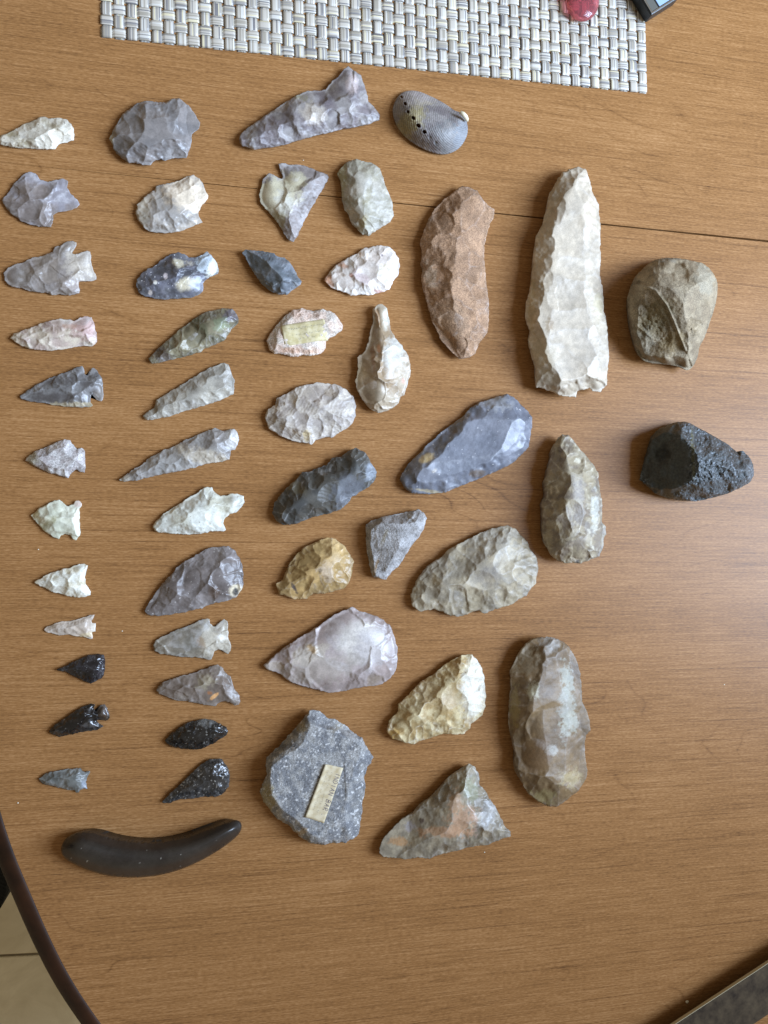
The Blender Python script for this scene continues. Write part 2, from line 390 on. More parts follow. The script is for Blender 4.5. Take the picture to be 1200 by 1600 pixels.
# closed outline, counter-clockwise from the upper left
xl = left_low[0][0]
right_x = .66; by = left_low[-1][1]; ty = .80
arc = [(xl+.0, .30), (xl+.01, .45), (xl+.04, .58), (xl+.10, .70), (xl+.2, .77), (xl+.32, ty)]
out = [V(q) for q in arc[::-1]]+[V(q) for q in left_low]+[V((right_x-.3, by-.01)), V((right_x-.14, by+.05)), V((right_x-.04, by+.16)), V((right_x, by+.32)), V((right_x, .45)), V((right_x-.05, .65)), V((right_x-.2, .77)), V((right_x-.35, ty))]
out = V(out); 
def smooth_loop(P, n=2):
    return chaikin(P, n)
out = smooth_loop(out, 2)
table = empty('table', (0, 0, -.02)); tag(table, 'brown wood grain dining table with a dark rounded rim and a leaf seam', 'table')
def clip_half(P, p0, n, off):
    # keep points with (p-p0).n > off
    Q = []; s = (P-p0)@n-off
    for i in range(len(P)):
        j = (i+1) % len(P)
        if s[i] > 0: Q.append(P[i])
        if (s[i] > 0) != (s[j] > 0): Q.append(P[i]+(P[j]-P[i])*s[i]/(s[i]-s[j]))
    return V(Q)
def slab(name, P, z0, z1, mat, parent, bevel=0, off=(0, 0, 0)):
    n = len(P); vs = [(*q, z0) for q in P]+[(*q, z1) for q in P]
    fs = [tuple(range(n, 2*n)), tuple(range(n-1, -1, -1))]+[(i, (i+1) % n, n+(i+1) % n, n+i) for i in range(n)]
    o = mesh_obj(name, V(vs)-V(off), fs, mat, parent, smooth=False)
    return o
# seam gap widens to the right
gapn = sn
sa2 = sa+sn*.00010; sb2 = sb+sn*.0009; d2 = (sb2-sa2)/np.linalg.norm(sb2-sa2); n2 = V([-d2[1], d2[0]])
sa3 = sa-sn*.00010; sb3 = sb-sn*.0009; d3 = (sb3-sa3)/np.linalg.norm(sb3-sa3); n3 = V([-d3[1], d3[0]])
slab('leaf', clip_half(out, sa2, n2, 0), -.02, 0, wood, table, off=(0, 0, -.02))
slab('leaf', clip_half(out, sa3, -n3, 0), -.02, 0, wood, table, off=(0, 0, -.02))
rim_m, nt, b, N, L = nodes('rim_wood')
tc = N('ShaderNodeTexCoord'); n1 = N('ShaderNodeTexNoise'); n1.inputs['Scale'].default_value = 38; n1.inputs['Detail'].default_value = 7; L(tc.outputs['Object'], n1.inputs['Vector'])
cr = N('ShaderNodeValToRGB'); L(n1.outputs['Fac'], cr.inputs[0]); cr.color_ramp.elements[0].position = .3; cr.color_ramp.elements[1].position = .75
cr.color_ramp.elements[0].color = (*lin((34, 21, 13)), 1); cr.color_ramp.elements[1].color = (*lin((64, 39, 24)), 1); L(cr.outputs[0], b.inputs['Base Color']); b.inputs['Roughness'].default_value = .5; b.inputs['Specular IOR Level'].default_value = .2
prof = [(0, -.0004), (.0012, .0006), (.004, .0006), (.009, -.0012), (.0135, -.005), (.0165, -.0105), (.0175, -.015), (.0172, -.019), (.016, -.021), (0.0, -.021)]
n = len(out); tn = np.roll(out, -1, 0)-np.roll(out, 1, 0); on = np.stack([tn[:, 1], -tn[:, 0]], 1); on /= np.linalg.norm(on, axis=1)[:, None]
vs = []; fs = []
for (o_, z_) in prof: vs += [(*(out[i]+on[i]*o_), z_) for i in range(n)]
for j in range(len(prof)-1):
    for i in range(n): fs.append((j*n+i, (j+1)*n+i, (j+1)*n+(i+1) % n, j*n+(i+1) % n))
mesh_obj('rim', V(vs)+V([0, 0, .02]), [f[::-1] for f in fs], rim_m, table)
und = simple('table_underside', (60, 42, 28), .8)
slab('underframe', out*.97, -.045, -.0212, und, table, off=(0, 0, -.02))
# ------------------------------------------------------------------ floor
FZ = -.75
def tile_mat():
    m, nt, b, N, L = nodes('floor_tile')
    tc = N('ShaderNodeTexCoord'); oi = N('ShaderNodeObjectInfo')
    va = N('ShaderNodeVectorMath'); va.operation = 'ADD'; L(tc.outputs['Object'], va.inputs[0]); L(oi.outputs['Location'], va.inputs[1])
    n1 = N('ShaderNodeTexNoise'); n1.inputs['Scale'].default_value = 9; n1.inputs['Detail'].default_value = 9; n1.inputs['Roughness'].default_value = .65; n1.inputs['Distortion'].default_value = .8; L(va.outputs[0], n1.inputs['Vector'])
    cr = N('ShaderNodeValToRGB'); L(n1.outputs['Fac'], cr.inputs[0]); cr.color_ramp.elements[0].position = .3; cr.color_ramp.elements[1].position = .7
    cr.color_ramp.elements[0].color = (*lin((198, 182, 144)), 1); cr.color_ramp.elements[1].color = (*lin((234, 220, 184)), 1)
    L(cr.outputs[0], b.inputs['Base Color']); b.inputs['Roughness'].default_value = .55
    bp = N('ShaderNodeBump'); bp.inputs['Strength'].default_value = .4; bp.inputs['Distance'].default_value = .002; L(n1.outputs['Fac'], bp.inputs['Height']); L(bp.outputs[0], b.inputs['Normal'])
    return m
grout = simple('grout', (134, 120, 92), .9)
floor = mesh_obj('floor', [(-2.5, -2.5, FZ-.004), (2.5, -2.5, FZ-.004), (2.5, 2.5, FZ-.004), (-2.5, 2.5, FZ-.004)], [(0, 1, 2, 3)], grout, smooth=False)
tag(floor, kind='structure')
tm = tile_mat()
g0 = c1(0, 1494, FZ); g1 = c1(62, 1491, FZ); ga = math.atan2(*(g1-g0)[::-1]); gd = V([math.cos(ga), math.sin(ga)]); gn = V([-gd[1], gd[0]])
TS = .40; h = TS/2-.0022
tv = []; 
for zz_, e_ in ((-.004, h), (-.0012, h), (0, h-.0012)): tv += [(-e_, -e_, zz_), (e_, -e_, zz_), (e_, e_, zz_), (-e_, e_, zz_)]
tf = [(i+4*k_, (i+1) % 4+4*k_, (i+1) % 4+4*k_+4, i+4*k_+4) for k_ in range(2) for i in range(4)]+[(8, 9, 10, 11)]
tme = None
for i in range(-4, 5):
    for j in range(-4, 4):
        c = g0+gd*(TS*(i+.95))+gn*(TS*(j+.5))
        if tme is None:
            o = mesh_obj('tile', tv, tf, tm, floor, smooth=False); tme = o.data
        else:
            o = bpy.data.objects.new('tile', tme); COL.objects.link(o); o.parent = floor
        o.location = (c[0], c[1], FZ); o.rotation_euler = (0, 0, ga)
# ------------------------------------------------------------------ chair (a corner of its seat shows past the rim)
def rbox(cx, cy, cz, sx, sy, sz, r, seg=4, bulge=0.0):
    vs = []; rings = []
    prof = [(0, -sz/2)]+[(-r+r*math.cos(a), -sz/2+r-r*math.sin(a)) for a in []]
    lv = [(-r*.6, -sz/2), (0, -sz/2+r*.6), (0, sz/2-r), (-r*.3, sz/2-r*.3), (-r, sz/2)]
    n = 0
    for ins, z in lv:
        ring = []
        for q, (ax, ay) in enumerate([(1, 1), (-1, 1), (-1, -1), (1, -1)]):
            for s_ in range(seg+1):
                a = math.pi/2*q+math.pi/2*s_/seg; R_ = max(r+ins, .0001)
                ring.append((cx+ax*(sx/2-r)+R_*math.cos(a), cy+ay*(sy/2-r)+R_*math.sin(a), cz+z))
        rings.append(ring)
    k_ = len(rings[0]); vs = [v for r_ in rings for v in r_]; fs = [tuple(range(k_))[::-1], tuple(range((len(rings)-1)*k_, len(rings)*k_))]
    for j in range(len(rings)-1):
        for i in range(k_): fs.append((j*k_+i, j*k_+(i+1) % k_, (j+1)*k_+(i+1) % k_, (j+1)*k_+i))
    return vs, fs
blk, nt, b, N, L = nodes('black_mesh_fabric'); b.inputs['Roughness'].default_value = .9
tc = N('ShaderNodeTexCoord'); wv = N('ShaderNodeTexChecker'); wv.inputs['Scale'].default_value = 500; wv.inputs[1].default_value = (.006, .007, .006, 1); wv.inputs[2].default_value = (.02, .022, .02, 1)
L(tc.outputs['Object'], wv.inputs['Vector']); L(wv.outputs[0], b.inputs['Base Color'])
cc_ = c1(22, 1425, -.29)
chair = empty('chair', (cc_[0]-.235, cc_[1]+.2, FZ)); tag(chair, 'black fabric chair seat tucked beside the rim at the lower left', 'chair')
v_, f_ = rbox(0, 0, .455, .46, .46, .06, .07, 6); mesh_obj('seat', v_, f_, blk, chair)
for sx_, sy_ in ((-1, -1), (1, -1), (1, 1), (-1, 1)):
    v_, f_ = rbox(sx_*.18, sy_*.18, .215, .03, .03, .42, .006, 2); mesh_obj('leg', v_, f_, simple('black_leg', (20, 20, 20), .4), chair)
v_, f_ = rbox(-.22, 0, .70, .035, .42, .44, .015, 3); mesh_obj('backrest', v_, f_, blk, chair)
# ------------------------------------------------------------------ placemat, woven of flat strips
def strip_mat():
    m, nt, b, N, L = nodes('vinyl_threads'); b.inputs['Roughness'].default_value = .38; b.inputs['Specular IOR Level'].default_value = .5
    uv = N('ShaderNodeUVMap'); sp = N('ShaderNodeSeparateXYZ'); L(uv.outputs[0], sp.inputs[0]); oi = N('ShaderNodeObjectInfo')
    def M(op, a, b_=None):
        n = N('ShaderNodeMath'); n.operation = op
        for i, v in enumerate([a, b_]):
            if v is None: continue
            if isinstance(v, (int, float)): n.inputs[i].default_value = v
            else: L(v, n.inputs[i])
        return n.outputs[0]
    th = M('FLOOR', M('MULTIPLY', sp.outputs[0], 8.0))
    c = N('ShaderNodeCombineXYZ'); L(th, c.inputs[0]); L(M('MULTIPLY', oi.outputs['Random'], 97.0), c.inputs[1]); L(M('FLOOR', M('MULTIPLY', sp.outputs[1], .5)), c.inputs[2])
    wn = N('ShaderNodeTexWhiteNoise'); wn.noise_dimensions = '3D'; L(c.outputs[0], wn.inputs['Vector'])
    cr = N('ShaderNodeValToRGB'); cr.color_ramp.interpolation = 'CONSTANT'; L(wn.outputs['Value'], cr.inputs[0]); e = cr.color_ramp.elements
    e[0].color = (*lin((188, 181, 168)), 1); e[0].position = 0; e[1].position = .40; e[1].color = (*lin((158, 151, 137)), 1)
    for p_, c_ in ((.62, (146, 142, 136)), (.76, (200, 197, 188)), (.88, (120, 118, 118)), (.94, (210, 200, 168))):
        x = e.new(p_); x.color = (*lin(c_), 1)
    L(cr.outputs[0], b.inputs['Base Color'])
    w = M('ABSOLUTE', M('SUBTRACT', M('FRACT', M('MULTIPLY', sp.outputs[0], 8.0)), .5))
    bp = N('ShaderNodeBump'); bp.inputs['Strength'].default_value = .5; bp.inputs['Distance'].default_value = .0003; bp.invert = True; L(w, bp.inputs['Height']); L(bp.outputs[0], b.inputs['Normal'])
    return m
BL = c1(157, 58, .001); BR = c1(1012, 146, .001); md = BR-BL; MW = np.linalg.norm(md); md /= MW; mn = V([-md[1], md[0]])
print('mat width', MW)
NC = 50; pit = MW/NC; pitr = pit*.99
NR = 34
mat_o = empty('placemat', (BL[0], BL[1], 0), math.atan2(md[1], md[0])); tag(mat_o, 'pale grey and white basket-woven vinyl placemat at the top edge', 'placemat')
sm_ = strip_mat()
def strip(horizontal, idx):
    nn_ = NC if horizontal else NR; ps = pit if horizontal else pitr; pw = pitr if horizontal else pit
    wd = pw*.80; tt = []; hh = []
    for j in range(nn_):
        over = ((idx+j) % 2 == 1) if horizontal else ((idx+j) % 2 == 0)
        zt = .00165 if over else .00055
        for s_ in (-.42, -.30, .30, .42):
            tt.append((j+.5+s_)*ps); hh.append(zt-(.00025 if abs(s_) > .4 else 0))
    tt[0] = 0; tt[-1] = nn_*ps-(.0008 if horizontal else 0)
    vs = []; uv = []; K = 4
    for t_, h_ in zip(tt, hh):
        for k_ in range(K+1):
            a = k_/K; cross = (idx+.5)*pw-wd/2+wd*a; zc = h_-.00022*(2*a-1)**2
            vs.append((t_, cross, zc) if horizontal else (cross, t_, zc)); uv.append((a, t_/ps))
        for k_ in (K, 0):
            a = k_/K; cross = (idx+.5)*pw-wd/2+wd*a
            vs.append((t_, cross, h_-.0005) if horizontal else (cross, t_, h_-.0005)); uv.append((a, t_/ps))
    r = K+3; fs = []
    for i in range(len(tt)-1):
        for k_ in range(r):
            q = (i*r+k_, i*r+(k_+1) % r, (i+1)*r+(k_+1) % r, (i+1)*r+k_)
            fs.append(q[::-1] if horizontal else q)
    fs.append(tuple(range(r))); fs.append(tuple(range((len(tt)-1)*r, len(tt)*r))[::-1])
    return mesh_obj('strip', vs, fs, sm_, mat_o, uv=uv)
for j in range(NR): strip(True, j)
for j in range(NC): strip(False, j)
# ------------------------------------------------------------------ things on the placemat
red, nt, b, N, L = nodes('red_glass')
b.inputs['Base Color'].default_value = (*lin((226, 138, 146)), 1); b.inputs['Transmission Weight'].default_value = .85; b.inputs['Roughness'].default_value = .12; b.inputs['IOR'].default_value = 1.3
def dome(name, c, r, hgt, mat, parent=None, z0=0, sq=1.0, seg=40, rings=12):
    vs = []; fs = []
    for j in range(rings+1):
        a = -.9+(math.pi/2+.9)*j/rings
        for i in range(seg):
            b_ = 2*math.pi*i/seg; k_ = 1+.04*math.sin(2*b_+1)+.02*math.sin(3*b_)
            vs.append((c[0]+r*k_*math.cos(a)*math.cos(b_), c[1]+r*k_*sq*math.cos(a)*math.sin(b_), z0+hgt*(math.sin(a)+.784)/1.784))
    for j in range(rings):
        for i in range(seg): fs.append((j*seg+i, j*seg+(i+1) % seg, (j+1)*seg+(i+1) % seg, (j+1)*seg+i))
    fs.append(tuple(range(seg))[::-1])
    return mesh_obj(name, vs, fs, mat, parent)
rc = c1(909, 3, .006)
rp = empty('glass_pebble', (rc[0], rc[1], .0017)); tag(rp, 'translucent pinkish red rounded glass piece on the placemat', 'glass pebble')
dome('body', (0, 0), .0155, .011, red, rp, sq=1.15)
dome('pale_core', (-.004, .006), .006, .007, simple('cream_core', (214, 186, 130), .5), rp, z0=.002)
gc = c1(1017, 25, .012)
ga_ = math.atan2(*(c1(1050, 4, .012)-gc)[::-1])
gad = empty('pocket_gadget', (gc[0], gc[1], .0022), ga_); tag(gad, 'small black box with a silver-rimmed glass face at the top right', 'gadget')
gl, gw, gh = .035, .060, .011
v_, f_ = rbox(gl/2, gw/2, gh/2, gl, gw, gh, .0012, 2); mesh_obj('case', v_, f_, simple('black_plastic', (22, 26, 27), .35), gad, smooth=False)
silver = simple('brushed_silver', (208, 212, 216), .25, 1.0)
bz = .0022; zt = gh+.0004
vs = []; 
for z_ in (gh-.0005, zt):
    vs += [(0.001, 0.001, z_), (gl-.001, 0.001, z_), (gl-.001, gw-.001, z_), (0.001, gw-.001, z_), (bz, bz, z_), (gl-bz, bz, z_), (gl-bz, gw-bz, z_), (bz, gw-bz, z_)]
fs = [(8+i, 8+(i+1) % 4, 12+(i+1) % 4, 12+i) for i in range(4)]+[(i, (i+1) % 4, 8+(i+1) % 4, 8+i) for i in range(4)]+[(4+i, 12+i, 12+(i+1) % 4, 4+(i+1) % 4) for i in range(4)]
mesh_obj('bezel', vs, fs, silver, gad, smooth=False)
v_, f_ = rbox(bz+.004, gw/2, gh-.0002, .0075, gw-2*bz-.001, .0006, .0003, 1); mesh_obj('dark_strip', v_, f_, simple('grey_strip', (92, 92, 86), .4), gad, smooth=False)
v_, f_ = rbox(bz+.009+(gl-2*bz-.0095)/2, gw/2, gh-.0002, gl-2*bz-.010, gw-2*bz-.001, .0007, .0003, 1); mesh_obj('glass_face', v_, f_, simple('pale_glass', (150, 175, 205), .08), gad, smooth=False)
vs = []; fs = []
for j, (xx, rr_) in enumerate(((0, .002), (.0015, .002), (.0015, .0036), (.0055, .0036), (.006, .003))):
    for i in range(16): vs.append((gl+xx, .011+rr_*math.cos(i*math.pi/8), gh*.55+rr_*math.sin(i*math.pi/8)))
for j in range(4):
    for i in range(16): fs.append((j*16+i, j*16+(i+1) % 16, (j+1)*16+(i+1) % 16, (j+1)*16+i))
fs.append(tuple(range(64, 80))); mesh_obj('knob', vs, fs, silver, gad)
# board at the lower right corner
bd, nt, b, N, L = nodes('mottled_board'); b.inputs['Specular IOR Level'].default_value = .15; b.inputs['Roughness'].default_value = .7
tc = N('ShaderNodeTexCoord'); n1 = N('ShaderNodeTexNoise'); n1.inputs['Scale'].default_value = 90; n1.inputs['Detail'].default_value = 8; n1.inputs['Roughness'].default_value = .7; L(tc.outputs['Object'], n1.inputs['Vector'])
cr = N('ShaderNodeValToRGB'); L(n1.outputs['Fac'], cr.inputs[0]); e = cr.color_ramp.elements; e[0].position = .32; e[1].position = .72
e[0].color = (*lin((46, 38, 30)), 1); e[1].color = (*lin((92, 80, 62)), 1); L(cr.outputs[0], b.inputs['Base Color'])
BH = .016
p0 = c1(1055, 1600, BH); p1 = c1(1200, 1505, BH); bdir = (p1-p0)/np.linalg.norm(p1-p0); bn = V([bdir[1], -bdir[0]])
q0 = c1(1180, 1600, BH); bw = abs((q0-p0)@bn)
board = empty('stone_bar', (*p0, 0), math.atan2(bdir[1], bdir[0])); tag(board, 'mottled dark grey bar with a thin pale edge in the lower right corner', 'bar')
v_, f_ = rbox(.03, -bw/2, BH-.0015, .34, bw-.0008, .003, .0006, 1); mesh_obj('body', v_, f_, bd, board, smooth=False)
v_, f_ = rbox(.03, -.0002, BH-.0014, .3405, .0006, .0029, .0002, 1); mesh_obj('edge_trim', v_, f_, simple('pale_edge', (176, 168, 140), .5), board, smooth=False)
for fx_ in (-.12, .03, .18):
    v_, f_ = rbox(fx_, -bw+.009, (BH-.003)/2, .012, .010, BH-.003, .002, 2); mesh_obj('foot', v_, f_, und, board)
# ------------------------------------------------------------------ the stones
AH = 'arrowhead'; SC = 'scraper'
# left-hand column, top to bottom
stone('arrowhead', 'cream white arrowhead with a rounded base, touching the left border of the photo', AH,
  px(0, 140, 6, [(-15,470),(0,435),(60,410),(130,375),(200,335),(270,300),(340,275),(375,250),(420,250),(460,265),(580,265),(630,285),(670,320),(692,370),(698,430),(690,475),(640,490),(580,500),(545,515),(520,560),(430,560),(300,555),(160,550),(60,530),(0,515)]),
  8, (198,191,174), (160,150,128), mix=.4, scar=6, patches=[(20,212,22,5,-25,(150,140,108),.8,.6)], speck=0.008, speckcol=(110,100,90))
stone('arrowhead', 'grey brown star-shaped broken arrowhead with wide barbs near the left border', AH,
  px(0, 140, 6, [(15,1040),(60,980),(140,870),(200,810),(270,765),(330,790),(375,845),(440,860),(500,850),(590,835),(635,850),(630,920),(670,980),(720,1030),(745,1075),(720,1110),(620,1135),(540,1150),(500,1180),(497,1245),(480,1288),(380,1285),(280,1270),(190,1230),(100,1160),(50,1100)]),
  7, (124,114,108), (142,138,142), ms=14, scar=11, kind='waxy', k=0.16)
stone('arrowhead', 'grey brown corner-notched arrowhead with a hooked barb and pale cream base', AH,
  px(0, 340, 6, [(35,520),(60,490),(100,455),(170,430),(230,410),(300,370),(390,365),(440,335),(490,320),(510,275),(560,260),(620,230),(680,215),(715,230),(715,265),(690,290),(665,320),(700,345),(760,325),(820,310),(845,320),(855,370),(860,450),(880,510),(905,555),(905,580),(850,595),(780,595),(745,600),(735,640),(748,680),(740,710),(680,725),(620,730),(560,720),(520,728),(430,710),(300,695),(200,665),(120,650),(80,630),(45,590)]),
  7, (128,118,108), (140,132,126), ms=10, scar=9, kind='waxy', k=0.128, p=.6, patches=[(133,413,26,30,0,(200,190,174),.5,.8),(112,445,14,8,0,(176,164,156),.5,.6)])
stone('arrowhead', 'pinkish cream arrowhead with a straight squared base, below the hooked grey one', AH,
  px(0, 340, 6, [(90,1130),(130,1090),(200,1060),(290,1030),(370,1000),(450,970),(560,950),(660,955),(690,970),(740,945),(790,925),(860,935),(880,980),(895,1040),(905,1110),(910,1160),(895,1185),(860,1203),(800,1200),(720,1208),(620,1232),(480,1248),(350,1240),(270,1225),(200,1200),(140,1170)]),
  8, (196,184,164), (176,158,146), ms=9, scar=6, patches=[(132,512,22,18,0,(188,156,150),.6,.7),(72,508,8,4,30,(128,100,92),.5,.7),(110,510,10,4,0,(180,146,122),.7,.6)])
stone('arrowhead', 'dark grey side-notched arrowhead with pale edges and a fan-shaped base', AH,
  px(0, 540, 6, [(180,475),(240,430),(330,370),(450,315),(560,265),(650,235),(720,205),(770,195),(785,230),(790,265),(830,285),(850,250),(865,210),(890,215),(930,260),(955,310),(970,380),(970,450),(965,510),(945,530),(920,500),(890,462),(860,465),(850,500),(850,530),(870,560),(850,580),(780,578),(680,575),(620,570),(500,555),(380,535),(260,520),(200,500)]),
  7, (84,80,78), (112,110,108), ms=6, scar=5, k=0.24, kind='waxy', ridge=.3, patches=[(105,633,60,4,4,(190,176,140),.8,.6),(155,620,7,16,0,(160,150,140),.6,.5)])
stone('arrowhead', 'pale sugary quartzite arrowhead with shallow side notches', AH,
  px(0, 540, 6, [(230,1080),(260,1045),(330,990),(400,965),(470,930),(540,895),(600,880),(660,885),(680,930),(720,965),(765,955),(795,990),(800,1060),(803,1150),(795,1195),(760,1185),(720,1165),(690,1175),(660,1205),(640,1245),(560,1218),(500,1200),(430,1180),(370,1160),(320,1120),(270,1100)]),
  7, (188,184,180), (160,152,148), ms=3, scar=10, k=0.08, gj=.06, kind='grain', p=.5, ridge=.1, rough=.12, rs=.8, patches=[(50,717,9,10,20,(150,142,112),.7,.7)])
stone('arrowhead', 'short greenish white arrowhead with deep notches and a flaring base', AH,
  px(0, 740, 6, [(290,390),(340,350),(370,320),(450,280),(510,250),(560,245),(590,275),(630,300),(690,290),(710,255),(740,250),(770,275),(760,310),(745,340),(752,400),(745,450),(752,520),(750,580),(715,622),(685,615),(660,580),(610,565),(570,580),(550,612),(520,605),(470,575),(400,530),(350,470),(310,430)]),
  7, (212,212,192), (190,190,168), ms=8, scar=11, k=0.112, kind='waxy', p=.7, patches=[(66,824,22,6,38,(150,142,100),.6,.7),(55,806,6,6,0,(168,150,100),.6,.8),(123,786,6,6,0,(216,190,180),.4,.7)])
stone('arrowhead', 'bright white triangular arrowhead with a concave base', AH,
  px(0, 740, 6, [(320,1020),(370,985),(440,950),(520,915),(600,890),(680,870),(740,848),(790,848),(828,860),(815,910),(800,970),(800,1030),(830,1070),(855,1110),(850,1140),(800,1160),(700,1160),(600,1140),(500,1110),(440,1085),(380,1055)]),
  8, (220,218,204), (196,188,164), mix=.35, ms=5, scar=5, k=0.16)
stone('arrowhead', 'slender pale translucent arrowhead with serrated edges and a tiny stem', AH,
  px(0, 940, 6, [(403,262),(440,235),(520,205),(580,185),(680,180),(730,162),(790,150),(840,125),(890,118),(880,145),(855,180),(865,200),(898,200),(895,280),(860,290),(868,345),(850,348),(790,335),(700,320),(650,308),(600,315),(550,315),(500,295),(440,290)]),
  4, (178,164,148), (190,176,160), ms=8, scar=6, k=0.08, kind='waxy', ser=.4, patches=[(148,980,5,9,0,(220,212,196),.3,.8),(136,993,14,4,10,(206,190,150),.5,.7)])
stone('arrowhead', 'small black glassy arrowhead with a needle tip and rounded base', AH,
  px(0, 940, 6, [(525,640),(600,605),(680,565),(760,535),(800,505),(860,495),(920,485),(970,500),(990,550),(985,620),(975,690),(940,730),(890,750),(850,770),(800,755),(740,720),(670,690),(600,655)]),
  8, (20,19,22), (38,36,40), scar=4, k=0.4, gj=.22, kind='glass', ridge=.12, edge=.05, step=.4, speck=0.008, speckcol=(120,120,120))
stone('arrowhead', 'black obsidian arrowhead with a knob-like stem between two notches', AH,
  px(0, 940, 6, [(470,1195),(520,1150),(590,1100),(660,1050),(730,1010),(800,975),(850,955),(890,960),(880,1000),(905,1035),(940,975),(980,960),(1005,990),(1030,1060),(1025,1100),(990,1118),(940,1100),(905,1115),(930,1150),(970,1170),(930,1190),(900,1203),(820,1215),(700,1240),(620,1255),(560,1268),(500,1250),(455,1220)]),
  8, (18,17,17), (40,34,30), mix=.3, scar=6, k=0.32, gj=.18, kind='glass', ridge=.12, edge=.05, step=.4, patches=[(163,1111,8,13,0,(84,66,50),.5,.6)], speck=0.0048, speckcol=(120,115,110))
stone('arrowhead', 'small slate grey arrowhead with a finely barbed base, lowest in its column', AH,
  px(0, 1140, 6, [(355,460),(420,410),(500,390),(600,375),(700,365),(750,355),(770,385),(800,400),(845,380),(848,400),(815,450),(805,490),(820,555),(780,555),(745,570),(740,590),(715,592),(700,572),(620,565),(560,550),(480,525),(410,510)]),
  6, (96,98,94), (114,116,112), scar=7, k=0.176, kind='waxy', ripple=.02, patches=[(133,1228,6,8,0,(150,160,176),.5,.5)])
stone('curved_stone', 'smooth dark brown curved banana-shaped pestle stone at the bottom of the table', 'pestle',
  px(80, 1170, 3.75, [(55,600),(65,550),(100,510),(170,480),(250,485),(340,515),(440,535),(560,545),(680,535),(800,510),(920,465),(1010,430),(1090,412),(1120,440),(1110,490),(1060,540),(960,610),(850,670),(740,715),(620,745),(480,757),(340,748),(220,715),(120,670),(75,640)]),
  25, (42,37,33), (49,44,39), ms=18, scar=0, q=2.3, p=1.0, ze=.35, steep=3, rough=.10, rs=4, ser=0, rnd=2, kind='smooth', soft=4.5, step=.6, edge=0, speck=.0007, speckcol=(150,145,135))
# second column
stone('scraper', 'round dark grey flint scraper with a bluish glossy corner, top of the second column', SC,
  px(150, 140, 6, [(125,460),(150,420),(155,380),(200,320),(250,230),(300,190),(380,130),(470,100),(560,115),(650,125),(700,90),(780,75),(820,110),(870,150),(920,220),(975,310),(965,360),(900,420),(900,500),(870,590),(850,640),(790,645),(740,640),(690,655),(650,668),(610,650),(560,660),(530,680),(510,712),(440,705),(370,685),(310,690),(230,640),(170,570),(150,510)]),
  14, (112,108,106), (128,122,118), ms=18, scar=15, k=0.16, kind='waxy', ripple=.035, p=.75,
  faces=[(272,175,14,282,235,13,312,195,3),(282,240,12.5,276,170,13,292,158,4)], patches=[(172,217,5,8,0,(170,164,140),.5,.7)])
stone('scraper', 'pale cream and grey scraper with a translucent lower half and a blunt tip', SC,
  px(150, 140, 6, [(375,1150),(385,1080),(430,1030),(480,975),(545,945),(565,900),(620,890),(720,870),(800,845),(850,815),(910,800),(970,830),(1000,880),(1020,940),(1055,990),(1050,1020),(1000,1080),(960,1150),(965,1190),(1000,1245),(930,1275),(850,1305),(760,1335),(640,1345),(540,1340),(480,1320),(430,1270),(390,1215)]),
  10, (172,162,148), (150,144,136), ms=11, scar=11, k=0.16, kind='waxy', patches=[(292,303,34,24,-15,(220,204,180),.5,.9),(250,335,22,12,0,(160,156,152),.6,.6),(225,330,10,16,0,(190,180,156),.7,.5)])
stone('arrowhead', 'dark blue grey arrowhead with a white base and cream blotches', AH,
  px(190, 340, 6, [(135,610),(150,570),(200,510),(240,480),(300,460),(370,400),(450,350),(530,325),(590,340),(630,370),(700,375),(760,345),(800,320),(840,350),(890,420),(915,490),(900,530),(830,555),(780,590),(760,620),(765,680),(730,720),(650,755),(600,750),(520,758),(400,768),(300,755),(220,740),(160,700),(140,660)]),
  10, (78,78,82), (98,98,106), ms=5, scar=9, k=0.112, kind='waxy', ridge=.15, speck=0.0032,
  patches=[(325,408,16,20,-30,(190,200,206),.9,.8),(333,418,8,16,-25,(226,226,212),.5,.9),(290,444,14,10,20,(196,186,160),.3,1),(279,412,8,6,-40,(190,182,158),.6,.9),(297,412,6,5,0,(170,164,150),.8,.8),(259,432,3,5,0,(214,204,204),.5,.9),(243,441,3,3,0,(220,214,200),.4,.9),(235,457,3,4,0,(210,200,190),.4,.9),(308,445,12,10,0,(170,176,190),.9,.6)])
stone('arrowhead', 'mottled olive and purple-grey leaf-shaped point with a dark tip', AH,
  px(190, 470, 6, [(245,540),(300,490),(380,410),(460,340),(540,270),(620,215),(700,150),(780,105),(860,90),(940,70),(1040,72),(1075,120),(1098,160),(1090,210),(1040,260),(1000,320),(960,380),(900,400),(840,425),(780,450),(740,480),(690,490),(600,525),(500,545),(430,565),(350,585),(280,588)]),
  10, (132,124,100), (102,96,76), ms=8, scar=7, k=0.272, kind='waxy', ridge=.5, patches=[(252,555,24,10,-35,(84,74,70),.5,.85),(362,492,16,9,40,(92,86,96),.5,.85),(300,500,50,6,-38,(82,84,62),.7,.6),(345,508,12,10,0,(140,150,120),.7,.6)])
stone('arrowhead', 'light grey lance point with a straight base and fine serrated edges', AH,
  px(190, 470, 6, [(195,1080),(240,1045),(300,1005),(330,930),(380,895),(450,850),(530,805),(620,750),(700,700),(770,655),(830,625),(900,600),(960,575),(1000,595),(1020,650),(1055,740),(1058,820),(1050,875),(980,905),(900,940),(800,975),(700,1005),(600,1030),(500,1070),(400,1095),(280,1118),(220,1115)]),
  8, (166,160,146), (146,140,128), ms=9, scar=8, k=0.224, ser=.35, ridge=.4)
